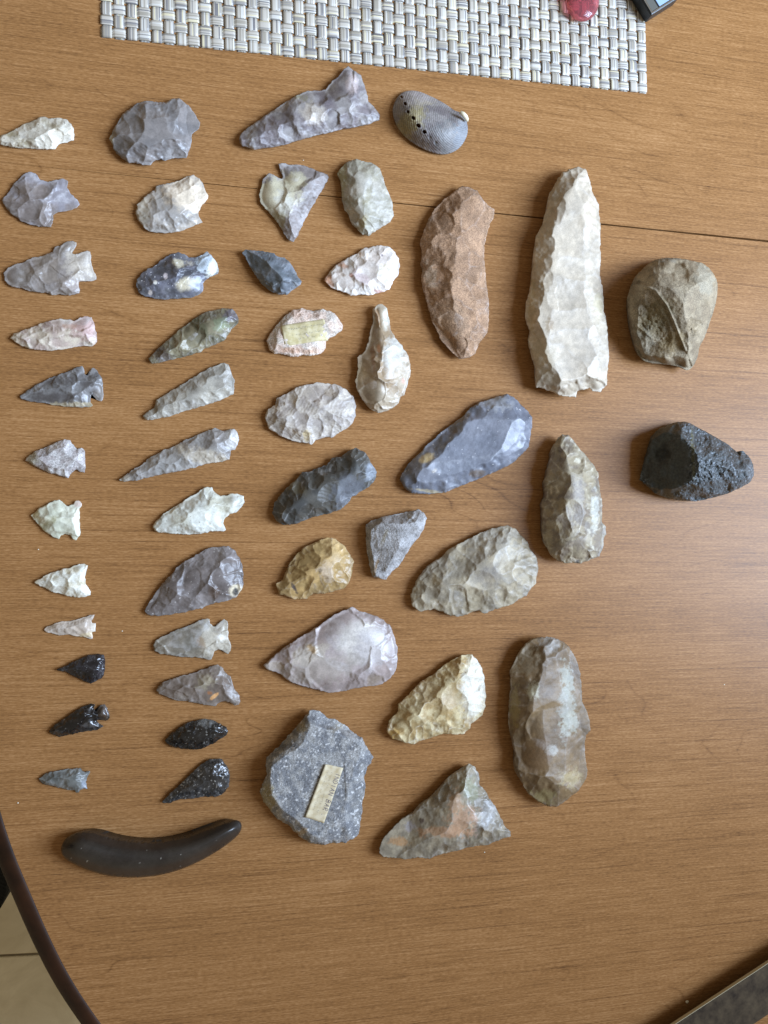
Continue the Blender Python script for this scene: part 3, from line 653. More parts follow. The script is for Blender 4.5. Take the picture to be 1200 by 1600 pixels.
stone('arrowhead', 'long slim grey dagger-like point with a notched white end', AH,
  px(180, 660, 6, [(35,540),(100,490),(180,430),(260,390),(330,320),(400,290),(450,255),(530,235),(590,200),(660,155),(720,145),(800,100),(870,75),(935,50),(975,70),(1020,80),(1070,65),(1115,60),(1145,95),(1165,160),(1140,220),(1125,255),(1090,260),(1080,300),(1070,345),(1000,370),(900,380),(800,405),(720,430),(620,455),(520,475),(400,495),(300,515),(200,545),(80,558)]),
  9, (132,126,120), (150,146,140), ms=12, scar=8, k=0.224, kind='waxy', patches=[(330,718,50,12,-18,(196,184,162),.6,.7),(366,688,12,16,0,(206,202,194),.5,.8),(195,747,8,5,0,(184,172,150),.5,.6)])
stone('arrowhead', 'milky white shouldered arrowhead with a rounded stem', AH,
  px(180, 660, 6, [(348,985),(380,930),(440,870),(520,815),(600,760),(680,710),(760,670),(800,635),(860,600),(905,605),(930,650),(980,685),(1040,690),(1090,668),(1150,668),(1205,690),(1215,750),(1180,800),(1130,845),(1070,860),(1030,900),(1010,945),(1035,1005),(1010,1022),(900,1020),(800,1045),(700,1050),(600,1048),(500,1042),(420,1035),(370,1015)]),
  9, (206,206,194), (186,182,162), ms=12, mix=.35, scar=11, k=0.112, kind='waxy', p=.7, speck=0.0024, speckcol=(110,96,80), edge=.1)
stone('stone_knife', 'broad brown grey flint blade with white flecks and a small eye-like cream spot', SC,
  px(200, 840, 6, [(150,690),(190,620),(250,530),(320,430),(390,360),(450,290),(520,225),(600,185),(660,150),(720,110),(790,90),(870,85),(940,80),(1000,120),(1040,180),(1070,250),(1080,330),(1083,420),(1070,490),(1010,560),(930,595),(820,612),(760,630),(700,660),(600,685),(500,705),(400,720),(280,738),(180,720)]),
  11, (104,96,92), (122,114,110), ms=12, scar=12, k=0.176, kind='waxy', speck=0.0064, speckcol=(190,184,176), patches=[(368,922,10,10,0,(216,204,176),.3,1),(368,925,5,6,10,(60,60,60),.3,1),(335,925,8,10,0,(90,72,58),.4,.7)])
stone('arrowhead', 'grey arrowhead with two hooked ears on a flared base', AH,
  px(200, 840, 6, [(232,1005),(260,965),(330,925),(400,890),(480,855),(580,820),(660,780),(740,752),(768,760),(765,800),(790,830),(830,830),(860,790),(900,765),(935,785),(935,860),(940,930),(965,1010),(960,1060),(935,1095),(915,1075),(880,1055),(840,1050),(810,1065),(800,1110),(785,1148),(720,1140),(660,1125),(560,1120),(450,1115),(380,1100),(300,1090),(250,1060)]),
  8, (140,132,118), (122,116,104), ms=12, scar=10, k=0.16, kind='waxy', patches=[(342,995,26,34,0,(192,184,166),.5,.8),(312,1003,6,10,30,(140,112,80),.6,.6)])
stone('arrowhead', 'grey brown triangular arrowhead with a tiny orange crust and one side notch', AH,
  px(200, 1020, 6, [(262,350),(275,315),(340,270),(430,240),(540,205),(640,180),(720,150),(790,120),(840,105),(875,130),(910,180),(960,230),(985,290),(1000,340),(1045,400),(1058,450),(1040,490),(1000,495),(950,460),(890,455),(850,470),(820,500),(780,495),(700,480),(620,470),(520,450),(430,440),(360,410),(290,385)]),
  9, (118,106,96), (132,122,112), ms=10, scar=13, k=0.112, kind='waxy', p=.8, patches=[(322,1064,14,10,20,(166,156,130),.7,.6),(334,1088,9,2.6,38,(214,164,110),.5,1),(327,1083,4,3,0,(150,100,62),.6,.8)])
stone('arrowhead', 'black leaf-shaped obsidian point with silvery flecks, pointed at both ends', AH,
  px(200, 1020, 6, [(345,820),(400,760),(480,700),(560,655),(640,630),(720,620),(800,630),(860,660),(920,700),(942,735),(920,770),(860,815),(800,850),(720,890),(680,905),(600,905),(500,900),(420,885),(370,860)]),
  9, (20,19,19), (34,32,30), scar=5, k=0.32, gj=.2, kind='glass', ridge=.10, edge=.05, step=.4, speck=0.024, speckcol=(120,118,112), patches=[(324,1128,12,7,0,(120,120,116),.9,.6)])
stone('arrowhead', 'black speckled teardrop obsidian point just above the curved stone', AH,
  px(80, 1170, 3.75, [(650,315),(690,265),(750,210),(820,145),(880,85),(930,57),(1000,60),(1030,100),(1048,160),(1040,220),(1000,270),(960,283),(900,280),(830,292),(760,298),(680,320)]),
  9, (36,35,34), (52,50,48), scar=5, k=0.24, gj=.12, kind='glass', ridge=.12, edge=.25, step=.45, speck=0.04, speckcol=(140,136,128))
# third and fourth columns
stone('stone_knife', 'large lopsided blue grey knife blade with a pale round patch, below the placemat', SC,
  px(360, 90, 4.8, [(62,610),(80,570),(150,510),(230,455),(300,405),(360,370),(430,320),(500,280),(580,250),(640,250),(715,240),(765,175),(820,130),(850,90),(885,65),(920,90),(980,130),(1005,210),(1025,260),(1035,330),(1080,370),(1120,430),(1115,465),(1050,495),(960,515),(860,530),(760,555),(640,585),(540,610),(430,645),(300,675),(180,690),(90,665)]),
  15, (142,136,132), (116,108,108), ms=9, scar=9, k=0.208, step=.55, ridge=.3, patches=[(490,178,18,17,0,(190,180,166),.5,.9),(549,130,10,16,0,(196,180,174),.6,.7),(450,140,30,6,-25,(150,146,118),.8,.7),(508,158,12,8,0,(96,88,92),.7,.7)])
stone('arrowhead', 'cream and grey arrowhead pointing down with one notch, lying across the seam', AH,
  px(370, 230, 6, [(390,155),(440,150),(500,165),(600,165),(660,185),(740,215),(800,240),(855,255),(860,285),(820,370),(770,450),(730,520),(680,600),(620,720),(570,830),(535,890),(490,880),(440,810),(390,720),(340,650),(270,580),(215,510),(205,440),(225,385),(245,300),(300,242),(350,260),(390,290),(425,295),(435,270),(415,220)]),
  10, (122,113,108), (136,127,122), ms=14, seed=977, scar=11, k=0.112, gj=.12, kind='chert', p=.7, faces=[(468,345,9.0,482,300,9.5,500,345,3.4)],
  patches=[(425,312,24,30,30,(186,178,150),.6,.8),(440,300,30,24,25,(198,190,162),.5,.95),(462,282,18,12,20,(186,178,150),.5,.9),(444,318,14,20,0,(206,204,192),.4,.8),(434,345,14,12,50,(150,142,112),.5,.7)])
stone('scraper', 'thick pale greenish grey scraper with olive left side, lying on the seam', SC,
  px(500, 220, 6, [(160,300),(200,250),(265,195),(345,168),(420,195),(500,210),(560,260),(590,330),(610,410),(650,500),(680,570),(692,700),(660,760),(600,800),(520,845),(450,893),(400,880),(350,830),(300,790),(270,690),(230,650),(205,560),(200,450),(190,370)]),
  16, (170,164,150), (148,142,124), ms=10, scar=11, k=0.16, gj=.18, faces=[(545,252,13,548,330,14,527,290,3),(568,300,17,575,350,14,615,330,4)], patches=[(533,275,8,30,5,(150,142,100),.6,.8),(574,310,5,18,-15,(120,110,76),.7,.6),(566,348,6,14,-20,(150,134,90),.8,.6)])
stone('scraper', 'small thick dark blue grey chunk with a pointed upper left end', SC,
  px(370, 370, 6, [(50,150),(80,118),(180,125),(280,140),(345,150),(380,185),(450,195),(500,245),(545,310),(570,370),(608,420),(590,455),(520,500),(465,545),(380,535),(300,500),(240,450),(180,370),(130,290),(80,190)]),
  17, (84,90,94), (106,112,118), ms=7, scar=8, k=0.24, gj=.2, ridge=.5, rough=.1, faces=[(384,392,13,424,418,17,392,440,2),(424,418,17,428,455,15,395,430,1),(440,404,15,462,440,14,474,415,2)])
stone('scraper', 'white point with rusty tip and reddish stains, beside the brown sandstone blade', SC,
  px(500, 220, 6, [(40,1310),(60,1265),(110,1210),(150,1160),(200,1130),(270,1095),(350,1060),(390,1015),(430,1005),(500,985),(570,980),(650,990),(700,1040),(740,1110),(748,1180),(740,1250),(690,1310),(650,1395),(590,1415),(520,1435),(450,1455),(380,1445),(310,1458),(230,1420),(130,1390),(70,1350)]),
  11, (216,208,198), (196,184,172), ms=8, mix=.4, scar=9, k=0.176, ridge=.2, patches=[(511,434,6,16,28,(168,116,76),.6,.9),(530,410,14,4,-30,(170,120,84),.7,.8),(561,395,8,4,-50,(178,142,104),.7,.7),(549,430,3,3,0,(170,110,70),.4,.8),(597,399,2,2,0,(90,80,90),.3,.8),(566,434,16,9,-30,(176,150,150),.7,.5),(594,456,10,3,-10,(180,120,104),.6,.7),(600,422,10,8,0,(198,186,150),.7,.5)])
tag6 = stone('scraper', 'pinkish cream flake with a yellowed paper label stuck on it', SC,
  px(370, 370, 6, [(280,970),(300,930),(350,850),(400,790),(460,730),(530,685),(580,680),(610,658),(650,680),(720,695),(800,678),(860,690),(920,720),(960,770),(995,830),(985,880),(930,920),(870,950),(835,985),(830,1040),(790,1095),(690,1120),(610,1110),(570,1125),(500,1120),(420,1100),(350,1098),(310,1060)]),
  9, (206,184,166), (192,180,166), ms=7, scar=7, k=0.128, kind='grain', p=.5, gj=.08, patches=[(432,505,14,16,0,(186,182,170),.6,.7),(470,490,20,8,0,(206,176,156),.6,.7),(462,548,30,5,0,(200,160,132),.7,.7)])
stone('perforator', 'honey and white pear-shaped stone with a long narrow neck pointing up', 'perforator',
  px(400, 470, 4.615, [(840,60),(870,30),(910,22),(945,55),(960,120),(970,200),(1000,260),(1050,320),(1100,400),(1112,470),(1115,530),(1090,600),(1070,680),(1040,690),(1030,740),(1000,765),(950,795),(880,808),(820,780),(770,720),(730,650),(715,580),(735,500),(730,410),(780,370),(810,300),(820,230),(850,130)]),
  20, (172,158,136), (150,130,104), ms=12, scar=11, k=0.16, kind='waxy', q=1.6, faces=[(594,520,19,600,560,21,640,560,4),(592,485,13,597,545,20,570,540,7),(611,600,17,603,560,21,640,590,5),(597,560,21,582,600,17,560,575,6)],
  patches=[(590,495,4,12,8,(150,116,80),.5,.8),(604,495,6,18,0,(210,206,190),.5,.8),(618,550,18,28,-25,(208,206,196),.5,.8),(565,585,10,14,0,(196,180,150),.6,.7),(583,560,3,22,5,(140,104,74),.5,.7),(592,545,3,8,0,(178,122,84),.6,.7),(630,595,3,5,0,(196,140,110),.7,.7)])
stone('scraper', 'oval pale grey scraper covered in wrinkled flake scars, below the labelled flake', SC,
  px(400, 470, 4.615, [(65,840),(85,780),(140,750),(150,700),(220,670),(290,625),(370,605),(440,590),(510,595),(590,605),(650,640),(700,690),(722,750),(718,830),(700,885),(640,930),(580,960),(560,985),(500,985),(430,1005),(400,1035),(340,1022),(260,1010),(170,970),(90,920)]),
  13, (184,174,160), (160,150,140), ms=5, scar=9, k=0.272, gj=.22, zj=.09, ripple=.06, ridge=.4, patches=[(479,681,6,10,10,(180,156,100),.6,.7),(516,614,10,6,0,(150,132,108),.6,.5)])
stone('hand_axe', 'blackish grey oval hand axe with sharp stepped flake scars and a blue grey end', 'hand axe',
  px(410, 680, 6, [(95,730),(110,640),(170,560),(230,490),(300,430),(370,345),(440,340),(520,305),(600,280),(660,210),(740,200),(800,150),(880,118),(940,150),(990,190),(1020,260),(1070,340),(1068,390),(1040,440),(1000,480),(930,520),(880,560),(840,575),(800,640),(750,685),(690,715),(600,740),(500,760),(400,795),(310,835),(210,845),(140,810)]),
  17, (62,61,57), (78,75,68), ms=10, scar=12, k=0.288, gj=.2, zj=.10, ripple=.05, ridge=.45, step=.45, patches=[(545,770,26,28,-30,(108,112,120),.6,.6),(460,760,16,10,-30,(112,106,86),.6,.6),(580,735,9,16,-25,(150,158,168),.4,.7)])
stone('scraper', 'golden tan translucent scraper with scalloped edges and a dark speck', SC,
  px(420, 780, 4.615, [(50,610),(100,580),(140,480),(180,420),(250,345),(340,305),(420,275),(480,285),(540,330),(590,400),(612,450),(600,520),(585,590),(550,640),(480,660),(400,680),(320,685),(270,715),(180,722),(120,700),(70,685)]),
  13, (176,146,96), (150,124,80), ms=14, scar=13, k=0.208, kind='waxy', ridge=.3, patches=[(510,893,12,16,0,(206,186,160),.7,.8),(500,894,3,5,0,(96,80,60),.8,.8),(522,860,14,26,-10,(206,176,124),.6,.6),(460,918,2.5,9,25,(70,64,66),.6,.9),(445,890,14,14,0,(136,116,80),.6,.5)])
stone('scraper', 'light grey granular wedge-shaped stone with a rusty streak near its lower corner', SC,
  px(420, 780, 4.615, [(700,180),(740,150),(850,120),(960,100),(1075,72),(1120,100),(1138,140),(1120,210),(1080,280),(1020,350),(970,430),(930,490),(880,530),(845,582),(800,575),(745,555),(725,470),(710,390),(700,320)]),
  17, (160,158,156), (138,134,130), ms=4, scar=16, k=0.08, gj=.08, kind='grain', rough=.3, rs=1, steep=3, p=.5, ridge=.2, faces=[(600,812,16.5,614,868,16,575,840,12),(655,800,14,598,812,17,630,795,2),(645,845,15,612,880,14,660,860,3),(602,865,15,595,905,10,570,885,9)],
  patches=[(588,885,2.5,14,-15,(140,112,72),.8,.8),(600,842,3,14,-20,(136,124,96),.9,.6)])
stone('spearhead', 'large teardrop spearhead, lilac grey with white crusty patches, pointing left', 'spearhead',
  px(400, 930, 5, [(58,545),(110,500),(180,440),(260,380),(350,325),(440,270),(520,215),(600,160),(680,120),(755,88),(800,120),(880,140),(960,170),(1050,235),(1080,320),(1105,410),(1105,500),(1090,590),(1050,650),(980,700),(900,710),(820,720),(740,735),(650,755),(560,765),(480,740),(380,715),(300,690),(240,660),(190,615),(80,580)]),
  14, (150,136,130), (162,150,146), ms=16, scar=12, k=0.16, kind='waxy', step=.55, p=.7, patches=[(562,1003,36,32,0,(206,200,190),.30,.95),(580,1015,28,30,0,(190,184,182),.5,.8),(483,1022,30,14,18,(196,186,170),.5,.9),(500,1045,60,22,8,(170,160,148),.7,.7),(585,1062,12,8,0,(140,124,104),.6,.6),(430,1040,16,8,0,(188,176,160),.6,.7),(488,1015,5,7,30,(170,136,84),.8,.7)])
slab14 = stone('stone_slab', 'big bluish grey granular slab with a yellowed paper label lettered in capitals', 'stone slab',
  px(390, 1090, 5.714, [(530,115),(630,118),(690,175),(770,200),(850,240),(930,310),(1000,360),(1050,440),(1100,530),(1090,580),(1050,620),(1025,710),(1028,800),(1010,930),(1000,1050),(985,1180),(960,1240),(860,1290),(730,1305),(630,1315),(540,1300),(470,1255),(410,1200),(350,1140),(220,1060),(180,990),(120,930),(95,840),(110,770),(155,690),(145,600),(150,530),(200,490),(270,430),(340,340),(420,260),(480,190)]),
  19, (150,149,146), (118,119,121), ms=5, scar=40, k=0.024, gj=.02, zj=.01, p=.22, q=2.2, kind='grain', rough=.42, rs=1.4, steep=2.4, step=.6, ze=.35, ser=.6, ridge=.0, edge=.2, speck=.07, speckcol=(186,186,184),
  patches=[(418,1250,12,22,0,(158,146,112),.6,.9),(470,1135,8,18,35,(140,126,96),.8,.8),(530,1135,12,6,35,(160,152,134),.8,.6),(560,1250,12,40,0,(104,102,98),.9,.5),(470,1300,10,5,30,(170,144,100),.7,.6)])
shell_o, shell_h, _ = stone('abalone_shell', 'grey abalone shell with a row of round black holes', 'shell',
  px(600, 120, 7.5, [(98,390),(110,330),(150,240),(210,180),(300,158),(400,165),(500,205),(620,260),(740,330),(830,400),(900,412),(960,450),(985,490),(970,530),(985,600),(975,690),(930,780),(870,850),(780,900),(680,915),(560,890),(440,840),(320,770),(210,670),(150,580),(110,480)]),
  19, (126,120,116), (104,97,96), ms=6, scar=0, q=1.9, p=1, ze=.12, steep=2.6, rough=.22, rs=1.6, ser=0, rnd=2, kind='shell', soft=3.2, step=.42, edge=.15, hollow=True, grow=(722, 190, 3.6, .18),
  pits=[(600+208/7.5,120+236/7.5,2.1,99),(600+253/7.5,120+317/7.5,2.5,99),(600+289/7.5,120+415/7.5,2.4,99),(600+349/7.5,120+484/7.5,2.7,99),(600+407/7.5,120+571/7.5,2.9,99),(600+475/7.5,120+643/7.5,2.7,99),(671.5,214,2.2,.8),(680.5,222,2.6,.9)],
  patches=[(640,190,17,46,-38,(140,128,84),.6,.75),(704,213,26,28,0,(120,121,120),.8,.7),(722,205,12,30,-10,(124,130,136),.8,.7),(655,150,30,16,20,(160,150,144),.7,.6)])
# right-hand columns
stone('long_blade', 'large brown sandstone crescent blade with a pale strip down its right side', 'blade',
  px(640, 280, 5.517, [(455,55),(520,75),(580,95),(620,155),(680,225),(735,265),(720,340),(690,390),(660,500),(645,580),(645,650),(650,750),(660,900),(680,1030),(685,1200),(670,1320),(600,1420),(570,1500),(530,1530),(430,1552),(370,1500),(330,1460),(260,1370),(200,1240),(150,1080),(110,930),(100,860),(110,800),(95,740),(105,640),(88,550),(130,420),(160,350),(220,250),(300,170),(400,90)]),
  20, (158,126,98), (140,110,84), ms=8, scar=15, k=0.16, gj=.16, kind='grain', rough=.22, rs=1.1, step=.6, ridge=.25, lean=1, faces=[(744,400,18,742,480,17,765,440,4),(742,480,17,752,520,13,765,500,4),(720,345,19,748,398,18,770,340,5),(676,480,14,720,545,12,690,520,2)],
  patches=[(674,430,10,20,10,(176,158,136),.7,.6),(705,500,30,30,0,(150,124,98),.8,.5)])
stone('long_blade', 'largest blade, long and chalky white with a chipped left edge', 'blade',
  px(800, 250, 4.21, [(375,60),(440,45),(485,60),(510,130),(530,210),(570,290),(580,420),(580,520),(582,620),(580,760),(600,880),(605,1000),(622,1060),(628,1150),(640,1270),(630,1400),(625,1480),(580,1525),(530,1520),(510,1500),(430,1520),(420,1560),(330,1555),(280,1530),(200,1505),(160,1495),(155,1390),(135,1310),(108,1220),(115,1130),(82,1020),(95,930),(115,850),(130,760),(140,620),(160,500),(200,420),(235,290),(245,220),(300,130),(330,80)]),
  24, (184,171,150), (174,162,143), ms=16, scar=16, k=0.112, gj=.05, zj=.02, step=.6, p=.42, q=1.8, lean=1, ridge=.35, tone=.04, ze=.45, ser=.5, steep=1.6,
  patches=[(832,480,6,60,0,(176,156,116),.8,.6),(860,507,7,9,0,(150,128,98),1.0,.7),(935,480,8,20,0,(186,176,140),.6,.5),(850,560,20,30,0,(180,168,144),.7,.6)])
stone('cobble', 'thick greenish brown rounded cobble with a broken hollow face and a curved ridge', 'cobble',
  px(960, 380, 6.667, [(135,560),(160,480),(200,370),(280,280),(370,200),(450,160),(600,150),(700,160),(850,190),(930,210),(1000,270),(1060,360),(1080,450),(1065,580),(1030,720),(980,870),(930,1000),(885,1080),(870,1180),(830,1270),(790,1315),(740,1325),(690,1290),(600,1270),(500,1262),(350,1245),(280,1210),(230,1110),(190,980),(160,850),(140,680)]),
  46, (146,132,108), (126,112,90), ms=9, scar=30, k=0.032, gj=.02, zj=.01, q=2.2, p=.8, ze=.22, steep=2.0, rough=.45, rs=2.0, ser=.2, rnd=1, kind='grain', step=.6, lean=1, soft=2.0, edge=0, ridge=.0,
  faces=[(1000,438,38,1062,528,38,985,520,20),(1062,525,40,1085,450,44,1130,520,12),(1025,440,42,1100,425,40,1050,400,28),(1060,520,36,1072,560,28,1000,560,18)],
  patches=[(1022,500,44,24,52,(98,86,56),.6,.75),(1050,535,26,16,30,(112,92,52),.8,.7),(1005,540,18,30,-25,(110,102,86),.6,.7),(1025,405,60,8,8,(112,106,94),.6,.6),(1100,440,18,24,0,(160,152,132),.6,.7),(1080,510,14,12,0,(110,94,68),1.0,.7),(998,443,5,4,0,(64,54,38),.7,.8)],
  hollows=[(1020,500,46,20,-52,1.1,1.2),(1085,512,16,14,0,1.2,2.2)], ridges=[([(985,440),(1003,446),(1025,456),(1042,478),(1052,500),(1062,525),(1070,545)],1.7,1.0),([(984,486),(996,508),(1015,524),(1033,534)],1.0,1.0)],
  pits=[(1010,446,9,2.2),(1085,512,12,1.8),(1070,525,7,1.2),(1095,420,5,1.0)])
stone('cone_stone', 'black pitted conical stone with a smooth drilled end face turned left', 'cone stone',
  px(980, 640, 5.4545, [(105,600),(120,520),(150,400),(200,230),(280,155),(400,110),(480,100),(530,110),(620,160),(740,225),(850,290),(935,360),(950,372),(960,352),(985,350),(1040,400),(1075,470),(1080,560),(1050,620),(960,670),(860,715),(720,755),(600,780),(480,778),(350,755),(240,720),(180,660)]),
  50, (56,60,60), (72,78,80), ms=4, scar=34, k=0.024, gj=.02, zj=.01, q=2.1, p=.9, ze=.16, steep=2.6, rough=2.0, rs=2.1, speck=.10, speckcol=(112,120,126), ser=.25, kind='pitted', step=.55, lean=1, edge=0, ridge=0, soft=1.6,  # pale blue-grey specks are glints painted into the pitted side's colour
  faces=[(1076,664,44,1076,765,44,1003,712,7)], smoothzone=(1038,712,46,66,8),
  patches=[(1036,712,44,62,8,(48,52,49),.15,.95),(1047,700,30,40,10,(60,64,60),.4,.5),(1036,710,14,17,0,(28,30,26),.6,.9),(1082,705,3,45,3,(92,92,64),.9,.7),(1050,755,40,8,-10,(48,50,44),.7,.7)],
  pits=[(1034,710,15,5),(1125,688,6,1.6),(1112,712,5,1.4),(1150,725,6,1.6),(1120,740,6,1.2),(1100,725,5,1.3),(1140,705,5,1.2),(1100,690,4,1.2)])
stone('long_blade', 'smooth blue grey flint blade with a small cream spot, tilted toward the upper right', 'blade',
  px(610, 600, 5, [(72,740),(110,670),(160,600),(220,550),(280,480),(350,420),(400,370),(460,330),(520,285),(570,250),(620,190),(700,140),(770,120),(850,95),(910,78),(965,100),(1010,150),(1070,210),(1110,260),(1105,340),(1090,420),(1080,490),(1020,560),(950,620),(860,670),(740,720),(640,760),(540,800),(430,850),(300,862),(160,855),(110,810)]),
  13, (120,122,130), (104,107,116), ms=20, scar=24, k=.03, gj=.02, zj=.008, kind='waxy', p=.5, an=.6, q=2.4, step=.55, ripple=.012, stepf=.2, ridge=.2, speck=0.0032, speckcol=(190,190,190), edge=.4,
  faces=[(800,650,16,755,735,14,835,700,6),(690,690,12,735,640,13,700,655,3)], patches=[(668,716,12,7,20,(206,184,138),.35,1),(745,739,13,6,10,(104,88,72),.5,.8),(708,670,8,8,40,(96,84,72),.6,.8),(670,767,30,2.5,-8,(190,176,140),.7,.7),(775,629,28,14,-10,(160,160,160),.7,.6),(680,735,5,3,30,(176,166,150),.5,.7)])
stone('hand_axe', 'thick brown and white hand axe pointing up, below the tall white blade', 'hand axe',
  px(830, 670, 7.27, [(350,62),(420,70),(480,130),(540,210),(620,310),(710,410),(760,500),(775,620),(785,740),(808,830),(805,930),(800,1060),(845,1110),(855,1200),(825,1240),(820,1350),(770,1450),(700,1480),(560,1530),(380,1525),(300,1500),(210,1430),(195,1370),(150,1310),(130,1180),(130,960),(122,850),(165,760),(155,580),(180,490),(205,390),(235,290),(240,210),(300,110)]),
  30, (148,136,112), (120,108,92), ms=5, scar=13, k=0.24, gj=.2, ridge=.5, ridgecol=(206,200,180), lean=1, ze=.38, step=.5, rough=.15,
  faces=[(898,700,26,922,780,28,940,740,10),(922,780,28,920,830,26,945,800,12),(900,690,22,885,675,18,905,672,10)],
  patches=[(929,800,7,30,0,(196,196,184),.6,.7),(875,745,24,24,0,(160,150,128),.8,.6),(860,720,12,20,0,(146,136,120),.8,.5),(902,877,4,4,0,(48,38,28),.7,.9)])
stone('hand_axe', 'broad pale brown hand axe densely chipped all over, in the middle of the right half', 'hand axe',
  px(630, 810, 5.4545, [(62,660),(80,600),(120,520),(170,440),(230,385),(330,325),(380,265),(470,220),(560,175),(660,120),(730,95),(820,70),(890,57),(960,90),(1000,140),(1060,200),(1080,260),(1140,340),(1150,420),(1130,550),(1090,590),(1050,660),(980,690),(940,730),(860,755),(780,775),(690,812),(650,790),(590,790),(540,820),(470,835),(400,832),(340,800),(250,775),(150,795),(75,750)]),
  18, (160,148,124), (138,128,110), ms=10, scar=12, k=0.208, gj=.18, zj=.07, step=.55, ridge=.4, patches=[(770,850,40,22,-10,(160,154,142),.8,.6),(745,945,14,10,0,(126,112,84),.7,.5),(820,850,8,30,20,(130,114,84),.7,.5),(765,900,20,14,0,(120,112,104),.9,.5)])
stone('hand_axe', 'cream and ochre hand axe with angular facets, below the lilac spearhead', 'hand axe',
  px(590, 1010, 6.316, [(88,840),(110,740),(200,640),(205,570),(265,520),(340,430),(440,340),(580,255),(660,180),(770,115),(830,85),(930,78),(980,130),(1030,210),(1055,310),(1060,400),(1070,480),(1060,600),(1030,680),(970,730),(915,770),(910,810),(855,862),(790,870),(700,865),(640,860),(560,890),(480,920),(400,940),(365,965),(280,955),(210,930),(140,910)]),
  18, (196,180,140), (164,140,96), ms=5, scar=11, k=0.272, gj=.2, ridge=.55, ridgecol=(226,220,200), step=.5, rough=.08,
  patches=[(742,1070,22,55,-8,(214,210,196),.4,.9),(707,1038,9,12,20,(150,118,66),.6,.8),(613,1146,14,10,20,(176,140,70),.6,.8),(700,1090,22,16,0,(188,168,130),.8,.6),(660,1075,24,14,-40,(168,146,110),.8,.6)])
stone('hand_axe', 'long brown translucent hand axe with a white crust on its right side, lower right', 'hand axe',
  px(780, 980, 5.333, [(90,360),(130,280),(160,210),(220,135),(280,90),(350,85),(430,78),(500,105),(550,130),(600,190),(640,260),(675,370),(685,500),(690,620),(730,690),(755,790),(758,860),(720,900),(710,1000),(720,1110),(735,1200),(720,1270),(660,1360),(590,1420),(480,1500),(400,1490),(320,1450),(240,1390),(190,1300),(130,1200),(118,1150),(130,1050),(90,900),(75,800),(80,640),(95,500)]),
  26, (120,99,70), (104,85,60), ms=14, scar=20, k=0.128, gj=.16, kind='chert', lean=1, step=.6, ze=.38, ridge=.25, rough=.12, rs=2,
  faces=[(875,1035,25,868,1110,26,915,1090,6),(868,1110,26,895,1180,20,915,1150,8),(845,1030,24,848,1110,24,870,1060,21)],
  patches=[(886,1098,13,48,-2,(156,154,140),.9,.8),(885,1065,10,30,8,(160,160,146),.9,.7),(888,1130,15,20,-20,(164,162,146),.8,.8),(822,1030,20,24,0,(150,138,116),.7,.7),(860,1005,16,16,0,(158,154,146),.6,.7),(834,1080,10,12,30,(190,186,160),.8,.7),(863,1172,10,7,-30,(176,174,164),.9,.8),(892,1215,16,14,0,(176,160,120),1.0,.7),(805,1105,8,30,0,(152,136,88),.8,.6),(845,1245,20,12,0,(146,134,92),.9,.6),(840,1180,24,30,0,(120,92,62),.5,.5)])
stone('stone_point', 'chunky triangular greenish grey stone with a salmon orange crust in its middle', 'stone point',
  px(580, 1180, 5.217, [(65,760),(90,690),(140,630),(200,570),(250,520),(330,475),(410,385),(480,340),(560,260),(620,190),(690,130),(790,70),(840,90),(870,140),(885,190),(885,240),(940,300),(960,350),(1010,410),(1040,480),(1075,540),(1085,580),(1135,620),(1135,665),(1060,685),(1000,710),(940,735),(860,740),(780,755),(700,780),(600,800),(540,815),(475,845),(380,835),(270,850),(200,840),(100,830),(70,800)]),
  23, (144,134,114), (122,113,97), ms=7, scar=10, k=0.208, gj=.14, kind='waxy', step=.55, rough=.12, ridge=.4,
  faces=[(732,1200,16,748,1290,21,795,1290,3),(702,1222,18,700,1290,22,640,1270,4),(740,1302,21,660,1310,18,680,1340,4),(702,1222,20,735,1200,18,745,1290,22.5)],
  patches=[(722,1282,24,22,0,(184,146,116),.8,.8),(712,1258,12,22,0,(176,142,110),.8,.7),(700,1300,46,8,-5,(182,144,112),.9,.75),(625,1315,14,7,-15,(176,132,86),.9,.7),(735,1235,14,20,0,(150,154,128),.7,.6),(640,1292,10,8,0,(156,152,156),.7,.7),(660,1283,4,4,0,(60,40,36),.7,.8),(765,1270,12,34,-35,(158,158,156),.6,.7)])
# cream spire of the shell
sc_ = [(961,432),(930,428),(905,440),(915,470),(945,495),(965,510)]
nub_v = []; nub_f = []
path = [(717.5,177.5,12.0,.6),(720.5,176,13.2,1.5),(724,178.5,13.0,1.9),(727.5,182.5,11.5,2.0),(729.5,186.5,9.0,1.7),(730.5,189,7.0,.8)]
pw = [(*(c1(a, b_, h_/1000)), h_/1000, r_/1000) for a, b_, h_, r_ in path]
sl = V(shell_o.location)
for i, (x, y, z_, r_) in enumerate(pw):
    q = pw[min(i+1, len(pw)-1)]; p_ = pw[max(i-1, 0)]; tn_ = V(q[:3])-V(p_[:3]); tn_ /= np.linalg.norm(tn_)
    a_ = np.cross(tn_, [0, 0, 1]); a_ /= np.linalg.norm(a_); b2 = np.cross(a_, tn_)
    for k_ in range(12): nub_v.append(V([x, y, z_])+(a_*math.cos(k_*math.pi/6)+b2*math.sin(k_*math.pi/6))*r_-sl)
for i in range(len(pw)-1):
    for k_ in range(12): nub_f.append((i*12+k_, i*12+(k_+1) % 12, (i+1)*12+(k_+1) % 12, (i+1)*12+k_))
nub_f.append(tuple(range(12))[::-1]); nub_f.append(tuple(range(12*len(pw)-12, 12*len(pw))))
mesh_obj('spire', nub_v, nub_f, simple('cream_shell', (206,198,170), .5), shell_o)
